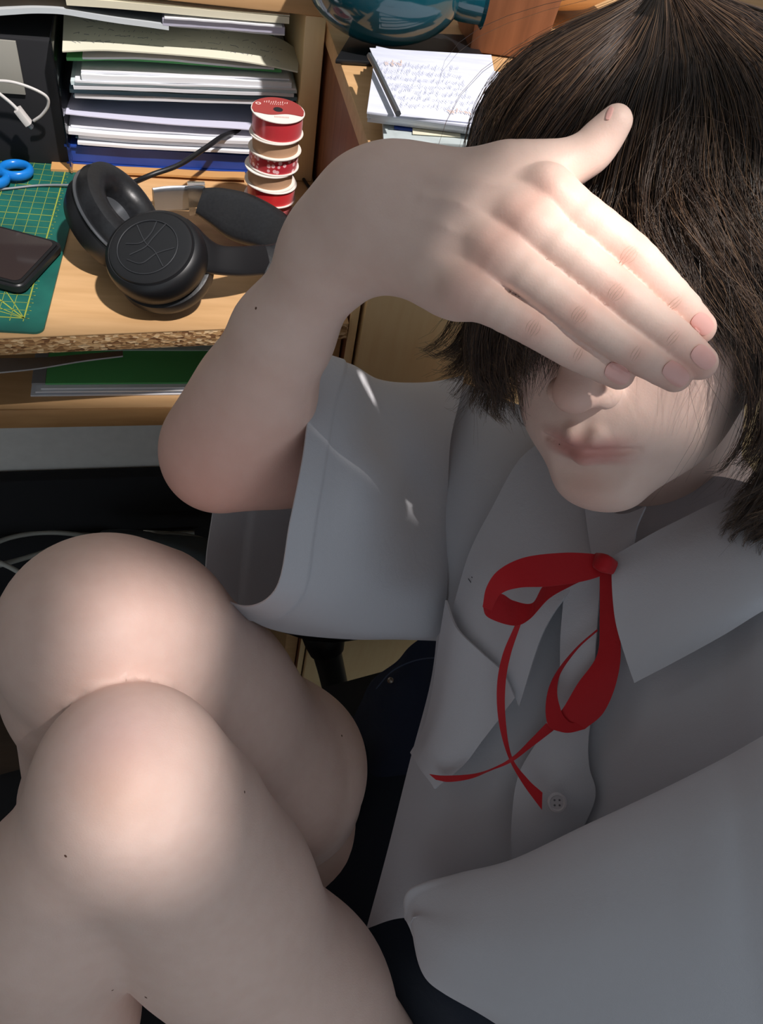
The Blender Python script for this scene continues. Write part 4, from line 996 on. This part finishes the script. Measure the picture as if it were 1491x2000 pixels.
placket = panel('placket', [[(1105, 1120, .530), (1140, 1110, .522), (1175, 1105, .513)], [(1096, 1240, .530), (1130, 1245, .521), (1165, 1250, .513)], [(1092, 1340, .534), (1125, 1350, .526), (1160, 1360, .519)],
                [(1060, 1430, .541), (1110, 1440, .532), (1150, 1450, .526)], [(1015, 1510, .548), (1085, 1520, .535), (1152, 1500, .528)], [(1000, 1600, .550), (1080, 1600, .536), (1163, 1560, .528)], [(1000, 1690, .556), (1070, 1690, .545), (1120, 1660, .540)]], M['shirt'], shirt, 60, 16, .0014, lambda u, v: .0012*wave(u*9, v*2, 4, 3))
# button, thread holes
def shirt_button(px, py, d):
    o = P(px, py, d); ax = nrm(-CF+.1*CU)
    b = lathe('button', [(0, .0008), (.0045, .0008), (.0052, .0018), (.0064, .0016), (.0068, .0006), (.0060, -.0006), (0, -.0006)], o, ax, mat('pearly button', srgb(206, 200, 204), .15, 0, .6, Transmission_Weight=.3), shirt, 40)
    x = nrm(CR-ax*(CR@ax)); y = np.cross(ax, x); hm = mat('button hole', srgb(90, 88, 92), .8)
    for sx, sy in ((1, 1), (-1, 1), (1, -1), (-1, -1)): lathe('thread_hole', [(.0001, .0012), (.0007, .0012), (.0007, .0006)], o+x*.0017*sx+y*.0017*sy, ax, hm, shirt, 10)
shirt_button(1088, 1567, .524)
# small dark stitched marks on the lapel
mk = mat('dark thread', srgb(70, 68, 74), .8)
for k, pth in enumerate(([(915, 1130), (922, 1142), (918, 1150)], [(926, 1139), (935, 1138), (930, 1146)], [(921, 1127), (930, 1133)], [(936, 1131), (930, 1126)], [(924, 1154), (931, 1156)])):
    tube('stitch_mark', [P(x, y, .5690) for x, y in pth], .00035, mk, shirt, n=8, seg=5)

# ---------------------------------------------------------------- red ribbon bow at the collar
M['ribbon'] = fabric('red ribbon', srgb(176, 22, 32), 2500, .5)
rb = empty('ribbon_bow'); rb.parent = person
def strip(name, A, B, dA, dB=None, par=None, n=60):
    """two edges in the picture frame with their distances"""
    dB = dA if dB is None else dB
    return patch(name, [[(x, y, d) for (x, y), d in zip(A, dA)], [(x, y, d) for (x, y), d in zip(B, dB)]], M['ribbon'], par or rb, 6, n, .0004)
# front band of the left loop and its return
strip('loop_front', [(1196, 1088), (1150, 1081), (1094, 1080), (1024, 1089), (975, 1113), (951, 1146), (943, 1185)], [(1192, 1118), (1157, 1131), (1115, 1140), (1062, 1146), (1015, 1148), (979, 1160), (960, 1192)],
      [.498, .494, .490, .487, .487, .492, .503], [.494, .490, .485, .482, .483, .489, .503])
strip('loop_back', [(943, 1183), (954, 1206), (1003, 1222), (1034, 1210), (1072, 1170), (1115, 1145), (1168, 1120)], [(958, 1176), (979, 1160), (1003, 1173), (1040, 1178), (1062, 1144), (1100, 1112), (1160, 1095)],
      [.503, .512, .516, .515, .512, .507, .502], [.503, .511, .520, .520, .518, .514, .507])
strip('tail', [(1007, 1219), (982, 1279), (971, 1342), (975, 1412), (993, 1478), (1021, 1530), (1059, 1582)], [(1018, 1219), (998, 1279), (988, 1336), (988, 1404), (1000, 1477), (1031, 1521), (1060, 1548)],
      [.517, .524, .528, .532, .531, .526, .520], [.516, .522, .526, .530, .530, .527, .522])
strip('loop_side', [(1172, 1100), (1172, 1209), (1167, 1279), (1129, 1335), (1101, 1382), (1084, 1400)], [(1198, 1100), (1200, 1174), (1213, 1262), (1205, 1331), (1180, 1391), (1143, 1424)],
      [.500, .503, .506, .512, .516, .518], [.494, .493, .494, .499, .505, .511])
strip('loop_side_back', [(1143, 1424), (1115, 1431), (1094, 1429), (1072, 1418), (1066, 1384), (1073, 1342), (1094, 1303), (1129, 1262), (1167, 1229)], [(1150, 1398), (1120, 1412), (1102, 1400), (1094, 1380), (1089, 1356), (1091, 1328), (1102, 1303), (1132, 1264), (1168, 1232)],
      [.511, .511, .511, .512, .515, .518, .518, .514, .506], [.513, .513, .514, .515, .517, .520, .520, .515, .507])
strip('tail', [(1068, 1412), (1038, 1443), (1003, 1477), (961, 1501), (920, 1512), (867, 1515), (839, 1512)], [(1082, 1426), (1040, 1458), (998, 1489), (954, 1507), (920, 1521), (878, 1527), (852, 1523)],
      [.513, .516, .520, .530, .545, .560, .566], [.515, .518, .522, .531, .545, .559, .564])
tube('knot', [P(1164, 1094, .497), P(1180, 1100, .489), P(1197, 1108, .493)], [.0040, .0050, .0040], M['ribbon'], rb, 16, 14, (1.2, .8), CF)

# ---------------------------------------------------------------- shorts (dark cloth seen below the shirt hem)
shorts = patch('shorts', [[(620, 1400, .86), (700, 1400, .83), (790, 1420, .80), (900, 1440, .78), (1040, 1450, .76)], [(590, 1560, .84), (680, 1540, .80), (780, 1550, .765), (900, 1570, .745), (1040, 1580, .73)],
                           [(590, 1700, .80), (680, 1690, .76), (780, 1700, .725), (900, 1730, .70), (1060, 1760, .68)], [(640, 1820, .75), (720, 1810, .715), (820, 1830, .685), (940, 1860, .66), (1090, 1900, .64)],
                           [(710, 1920, .72), (780, 1920, .69), (870, 1940, .66), (980, 1970, .635), (1110, 2010, .62)], [(770, 2060, .71), (850, 2060, .68), (940, 2070, .65), (1030, 2090, .625), (1140, 2130, .61)]], M['shorts'], person, 60, 40, .0015, fold_w(5, .004))

# ---------------------------------------------------------------- jeans hanging over the chair and the chair itself
jeans = empty('jeans'); tag(jeans, 'dark navy jeans hanging over the chair between the thigh and the shirt', 'trousers')
patch('trouser_leg', [[(735, 1330, .80), (775, 1292, .775), (812, 1255, .765), (860, 1222, .77), (930, 1190, .79), (1020, 1180, .82)],
                      [(700, 1400, .82), (745, 1360, .78), (810, 1330, .76), (870, 1310, .765), (940, 1290, .78), (1030, 1280, .81)],
                      [(690, 1490, .83), (740, 1460, .79), (800, 1440, .77), (870, 1430, .77), (940, 1420, .785), (1030, 1410, .81)],
                      [(650, 1600, .84), (700, 1580, .80), (770, 1560, .78), (850, 1550, .78), (930, 1540, .79), (1020, 1540, .81)]], M['denim'], jeans, 60, 60, .003, fold_w(31, .006, 7, 7))
tube('seam', [P(735, 1345, .770), P(765, 1312, .752), (P(805, 1292, .745)), P(845, 1285, .746), P(880, 1290, .75)], .0007, mat('navy thread', srgb(66, 78, 104), .8), jeans, 40, 6)
lathe('rivet', [(0.0001, .0016), (.002, .0012), (.0032, 0), (.003, -.001)], P(763, 1329, .749), -CF, mat('copper rivet', srgb(150, 140, 130), .3, .9), jeans, 16)

chair = empty('office_chair'); tag(chair, 'black office chair the person sits on, armrest post visible below the sleeve', 'chair')
so_ = P(700, 1800, .95); SZ = .34
def rbox(name, cx, cy, sx, sy, z0, z1, rot, mt, par, bev):
    c, s = cos(rot), sin(rot); q = [(-sx, -sy), (sx, -sy), (sx, sy), (-sx, sy)]
    return box8(name, [np.array([cx+c*x-s*y, cy+s*x+c*y, z]) for z in (z0, z1) for x, y in q], mt, par, bev)
rbox('seat', .07, .16, .29, .25, .28, SZ, .25, M['black_matte'], chair, .03)
rbox('backrest', .50, .28, .035, .22, .40, .62, .45, M['black_matte'], chair, .025)
tube('back_support', [(.30, .2, .27), (.46, .27, .27), (.535, .295, .45)], .018, M['black'], chair, 20)
tube('gas_lift', [(.12, .15, .05), (.12, .15, .28)], .025, M['black'], chair, 8, 20)
for k in range(5):
    t = 2*pi*k/5+.3; tube('leg', [(.12, .15, .07), (.12+.28*cos(t), .15+.28*sin(t), .02)], [.022, .015], M['black'], chair, 8, 12)
    lathe('caster', [(0, -.012), (.022, -.012), (.025, 0), (.022, .012), (0, .012)], (.12+.28*cos(t), .15+.28*sin(t), FZ+.026), (cos(t+1.2), sin(t+1.2), 0), M['black'], chair, 20)
tube('armrest_post', [P(636, 1262, .985), P(650, 1320, 1.0), P(672, 1420, 1.02), P(690, 1500, 1.03)], [.0190, .0175, .0170, .017], mat('dark grey plastic', srgb(52, 54, 52), .4), chair, 24, 16)
lathe('armrest_collar', [(0, -.020), (.022, -.018), (.026, -.004), (.028, .010), (.024, .018), (0, .020)], P(634, 1248, .98), nrm(P(634, 1240, .98)-P(650, 1320, 1.0)), M['black'], chair, 24)
tube('armrest_pad', [P(560, 1200, .97), P(640, 1210, .965), P(760, 1190, .97), P(860, 1160, .99)], [.016, .02, .02, .016], M['black_soft'], chair, 20, 16, (1.5, .7))
# ================================================================== hair
G = [ # guides: root on the parting, over the head, to the tip.  first family: towards the person's right
 [(1300, -45, .440), (1217, -2, .450), (1080, 60, .470), (985, 130, .490), (935, 210, .505), (918, 300, .52), (925, 430, .535), (925, 540, .545), (895, 640, .55), (850, 680, .55), (822, 655, .545)],
 [(1296, -44, .425), (1209, 18, .432), (1075, 95, .445), (1000, 170, .465), (958, 260, .48), (945, 370, .50), (950, 480, .52), (945, 590, .535), (925, 680, .54), (880, 720, .54), (838, 705, .54)],
 [(1293, -42, .41), (1209, 38, .412), (1100, 120, .420), (1035, 200, .437), (995, 300, .46), (980, 420, .48), (980, 540, .50), (965, 640, .52), (940, 720, .527), (905, 765, .53), (880, 745, .53)],
 [(1293, -40, .40), (1221, 53, .398), (1130, 150, .402), (1075, 240, .415), (1045, 340, .435), (1025, 450, .455), (1015, 560, .475), (1000, 660, .49), (975, 740, .505), (955, 790, .51), (985, 815, .51)],
 [(1293, -39, .392), (1238, 68, .386), (1165, 170, .385), (1120, 260, .393), (1090, 360, .41), (1065, 470, .43), (1045, 580, .45), (1020, 680, .475), (1005, 760, .49), (1020, 815, .495), (1050, 832, .495)],
 [(1295, -37, .386), (1259, 78, .374), (1200, 180, .370), (1165, 260, .373), (1140, 340, .383), (1115, 420, .395), (1095, 490, .405), (1080, 560, .415), (1070, 620, .42), (1060, 670, .43), (1055, 720, .44)],
 [(1296, -35, .382), (1280, 88, .366), (1240, 190, .360), (1215, 270, .362), (1198, 350, .370), (1190, 410, .376), (1185, 460, .38), (1184, 500, .383), (1186, 540, .385), (1190, 570, .386), (1196, 600, .387)],
 [(1300, -35, .380), (1305, 88, .360), (1285, 200, .355), (1270, 290, .358), (1258, 365, .366), (1255, 430, .374), (1262, 480, .378), (1280, 530, .382), (1300, 570, .384), (1318, 610, .386), (1330, 640, .387)],
 [(1305, -35, .380), (1342, 98, .358), (1345, 220, .352), (1330, 310, .356), (1320, 390, .366), (1325, 450, .376), (1355, 510, .386), (1390, 560, .392), (1422, 610, .397), (1447, 660, .402), (1468, 710, .407)],
 [(1310, -35, .380), (1380, 98, .360), (1405, 220, .356), (1395, 320, .360), (1382, 410, .368), (1400, 480, .378), (1430, 550, .388), (1455, 610, .394), (1474, 670, .400), (1488, 730, .405), (1496, 790, .41)],
 [(1315, -37, .382), (1417, 98, .364), (1462, 220, .361), (1458, 320, .365), (1445, 410, .372), (1445, 490, .380), (1462, 560, .388), (1482, 640, .394), (1492, 720, .402), (1500, 800, .41), (1495, 870, .418)],
 [(1320, -39, .385), (1459, 108, .372), (1525, 240, .369), (1525, 350, .373), (1512, 450, .379), (1512, 540, .385), (1528, 630, .392), (1540, 730, .402), (1530, 830, .415), (1490, 910, .425), (1450, 905, .428)],
 [(1323, -40, .39), (1492, 118, .382), (1585, 260, .380), (1595, 390, .384), (1585, 500, .390), (1580, 610, .395), (1585, 720, .405), (1575, 830, .418), (1530, 920, .43), (1475, 975, .437), (1440, 1000, .44)],
 [(1326, -42, .40), (1525, 118, .395), (1640, 280, .395), (1660, 430, .40), (1650, 560, .405), (1640, 690, .41), (1630, 820, .42), (1580, 930, .435), (1510, 985, .44), (1445, 1005, .445), (1445, 1060, .448), ],
 [(1328, -45, .41), (1550, 108, .41), (1700, 290, .415), (1720, 450, .42), (1710, 600, .425), (1690, 750, .43), (1660, 880, .435), (1600, 980, .44), (1530, 1030, .445), (1470, 1060, .45), (1500, 1090, .45)],
]
NK = 26
GW = np.array([cr(np.array([P(*q) for q in g_]), NK) for g_ in G])       # (guides, NK, 3)
def lift_off(Gx, want):
    sh_ = Gx.shape; p = Gx.reshape(-1, 3).copy()
    for _ in range(6):
        d = evalf([(.02, head)], p); ax_ = p-(HO+Hu*.02); o_ = ax_/np.linalg.norm(ax_, axis=1, keepdims=True)
        o_ = np.where(((p-HO)@Hu > -.06)[:, None], o_, 0); p = p+o_*np.maximum(want-d, 0)[:, None]*.8
    for _ in range(4):
        d = hand_field(p) if len(p) < 4000 else np.concatenate([hand_field(p[i:i+200]) for i in range(0, len(p), 200)])
        p = p+(CF[None]*np.maximum(.010-d, 0)[:, None])*1.1
    return p.reshape(sh_)
GW = lift_off(GW, .015)
# back of the head: guides that continue the two families around behind
def back_guides():
    out = []
    for k in range(7):
        t = k/6.0; ang = pi*(.08+.84*t)                     # from right side over the back to left side
        lx, fy = -cos(ang), -sin(ang); pts = []
        for (s, up, ln) in ((.15, .120, 0), (.55, .112, 0), (.9, .085, 0), (1.06, .04, 0), (1.10, -.01, 0), (1.08, -.06, 0), (1.02, -.10, 0), (1.0, -.14, 0)):
            pts.append(H(lx*.080*s, fy*.102*s-.018, up))
        out.append(cr(np.array(pts), NK))
    return np.array(out)
BG = lift_off(back_guides(), .016)
hair_m = mat('brown hair', srgb(62, 46, 38), .38, 0, .6)
_g = nd(hair_m, 'ShaderNodeVertexColor'); _g.layer_name = 'shade'
lk(hair_m, _g.outputs['Color'], bsdf(hair_m).inputs['Base Color'])
def build_strands(name, sets, parent, seed=2):
    """sets: list of (GW, n, umin, umax, thickness, jitter, lenlo, r0)"""
    R = np.random.RandomState(seed); Vv = []; Ff = []; Cc = []; base = 0
    hc = np.array([np.array(srgb(*c)[:3]) for c in ((58, 44, 37), (84, 64, 50), (46, 36, 32), (116, 90, 68), (70, 53, 43))])
    for (GG, n, u0, u1, thick, jit, lo, r0, clump) in sets:
        ng = len(GG); nc = max(3, n//clump)
        cu_ = R.uniform(u0, u1, nc); cd = R.uniform(0, 1, nc); cj = R.normal(0, 1, (nc, 3))*jit*1.2; cl = R.uniform(lo, 1, nc); ph = R.uniform(0, 6, nc); 
        for i in range(n):
            c = R.randint(nc); u = np.clip(cu_[c]+R.normal(0, .10), u0, u1)*(ng-1); a = int(min(u, ng-2)); t = u-a
            p = GG[a]*(1-t)+GG[a+1]*t
            L = cl[c]*R.uniform(.88, 1.0); K = max(9, int(NK*L*.72)); s = np.linspace(0, L*(NK-1), K); i0 = np.minimum(s.astype(int), NK-2); f = (s-i0)[:, None]
            q = p[i0]*(1-f)+p[i0+1]*f; w = np.linspace(0, 1, K)[:, None]
            dep = (cd[c]*.75+R.rand()*.25)*thick
            to_c = HO+Hu*.03-q; to_c /= np.linalg.norm(to_c, axis=1, keepdims=True)
            q = q+to_c*dep*(1-.3*w)
            uc = cu_[c]*(ng-1); ac = int(min(uc, ng-2)); tc_ = uc-ac; pc_ = GG[ac]*(1-tc_)+GG[ac+1]*tc_; qc = pc_[i0]*(1-f)+pc_[i0+1]*f
            q = q*(1-.88*w**1.3)+qc*.88*w**1.3
            q = q+cj[c]*w**1.3*1.6+R.normal(0, jit*.22, 3)*w
            wavy = 1+1.8*max(0, min(1, (cu_[c]-.5)*3))
            # waviness
            amp = .0022*wavy*w*(.4+R.rand()*.6); side = np.cross(np.gradient(q, axis=0), to_c); side /= (np.linalg.norm(side, axis=1, keepdims=True)+1e-9)
            q = q+side*amp*np.sin(w*9+ph[c]+R.rand()*.5)+to_c*amp*.5*np.cos(w*7+ph[c]*2)
            rr = r0*R.uniform(.8, 1.2)*(1-.75*w[:, 0]**3)
            T = np.gradient(q, axis=0); T /= (np.linalg.norm(T, axis=1, keepdims=True)+1e-9); s1 = np.cross(T, to_c); s1 /= (np.linalg.norm(s1, axis=1, keepdims=True)+1e-9); s2 = np.cross(T, s1)
            ring_ = np.stack([q+rr[:, None]*(cos(b)*s1+sin(b)*s2) for b in (pi/2, pi/2+2*pi/3, pi/2+4*pi/3)], 1).reshape(-1, 3)
            j = np.arange(K-1)[:, None]*3+base; k3 = np.arange(3)[None]
            Ff.append(np.stack([j+k3, j+(k3+1) % 3, j+3+(k3+1) % 3, j+3+k3], -1).reshape(-1, 4)); Vv.append(ring_); base += len(ring_)
            col = hc[R.randint(5)]*R.uniform(.7, 1.25); Cc.append(np.repeat(col[None], len(ring_), 0))
    V = np.concatenate(Vv); Fq = np.concatenate(Ff); Cq = np.concatenate(Cc)
    me = bpy.data.meshes.new(name); me.vertices.add(len(V)); me.vertices.foreach_set('co', V.astype(np.float32).ravel())
    me.loops.add(len(Fq)*4); me.loops.foreach_set('vertex_index', Fq.astype(np.int32).ravel()); me.polygons.add(len(Fq))
    me.polygons.foreach_set('loop_start', np.arange(0, len(Fq)*4, 4, dtype=np.int32)); me.polygons.foreach_set('loop_total', np.full(len(Fq), 4, np.int32)); me.update(calc_edges=True)
    at = me.color_attributes.new('shade', 'FLOAT_COLOR', 'POINT'); at.data.foreach_set('color', np.concatenate([Cq, np.ones((len(Cq), 1))], 1).astype(np.float32).ravel())
    return link(name, me, hair_m, parent)
hair = build_strands('hair', [(GW, 9500, 0, 1, .012, .0030, .72, .00026, 45), (GW[7:14], 1500, 0, 1, .006, .006, .6, .00022, 9), (GW[:6], 600, 0, 1, .004, .005, .8, .00018, 6), (GW[7:], 300, 0, 1, .001, .011, .45, .00014, 1), (GW[:4], 120, 0, 1, .001, .009, .5, .00014, 1), (GW[8:14], 260, 0, 1, .0, .016, .35, .00013, 1), (GW[10:], 2200, 0, 1, .034, .004, .85, .0003, 30), (BG, 2600, 0, 1, .012, .004, .8, .00034, 30),
                              (np.concatenate([GW[12:], BG[::-1][:2]]), 900, 0, 1, .010, .004, .8, .0003, 30)], person)
hair['kind'] = 'stuff'
# the dense mass of hair under the loose strands
cap = mat('hair mass', srgb(40, 30, 26), .6)
def inward(Gx, dd): 
    t = HO+Hu*.03-Gx; return Gx+t/np.linalg.norm(t, axis=2, keepdims=True)*dd
g1 = resample(inward(np.concatenate([GW[:5, :20], GW[5:8, :20], GW[8:, :20], BG[::-1, :20]]), .0115), 90, 50)
slab('hair_mass', g1, cap, hair, .003)
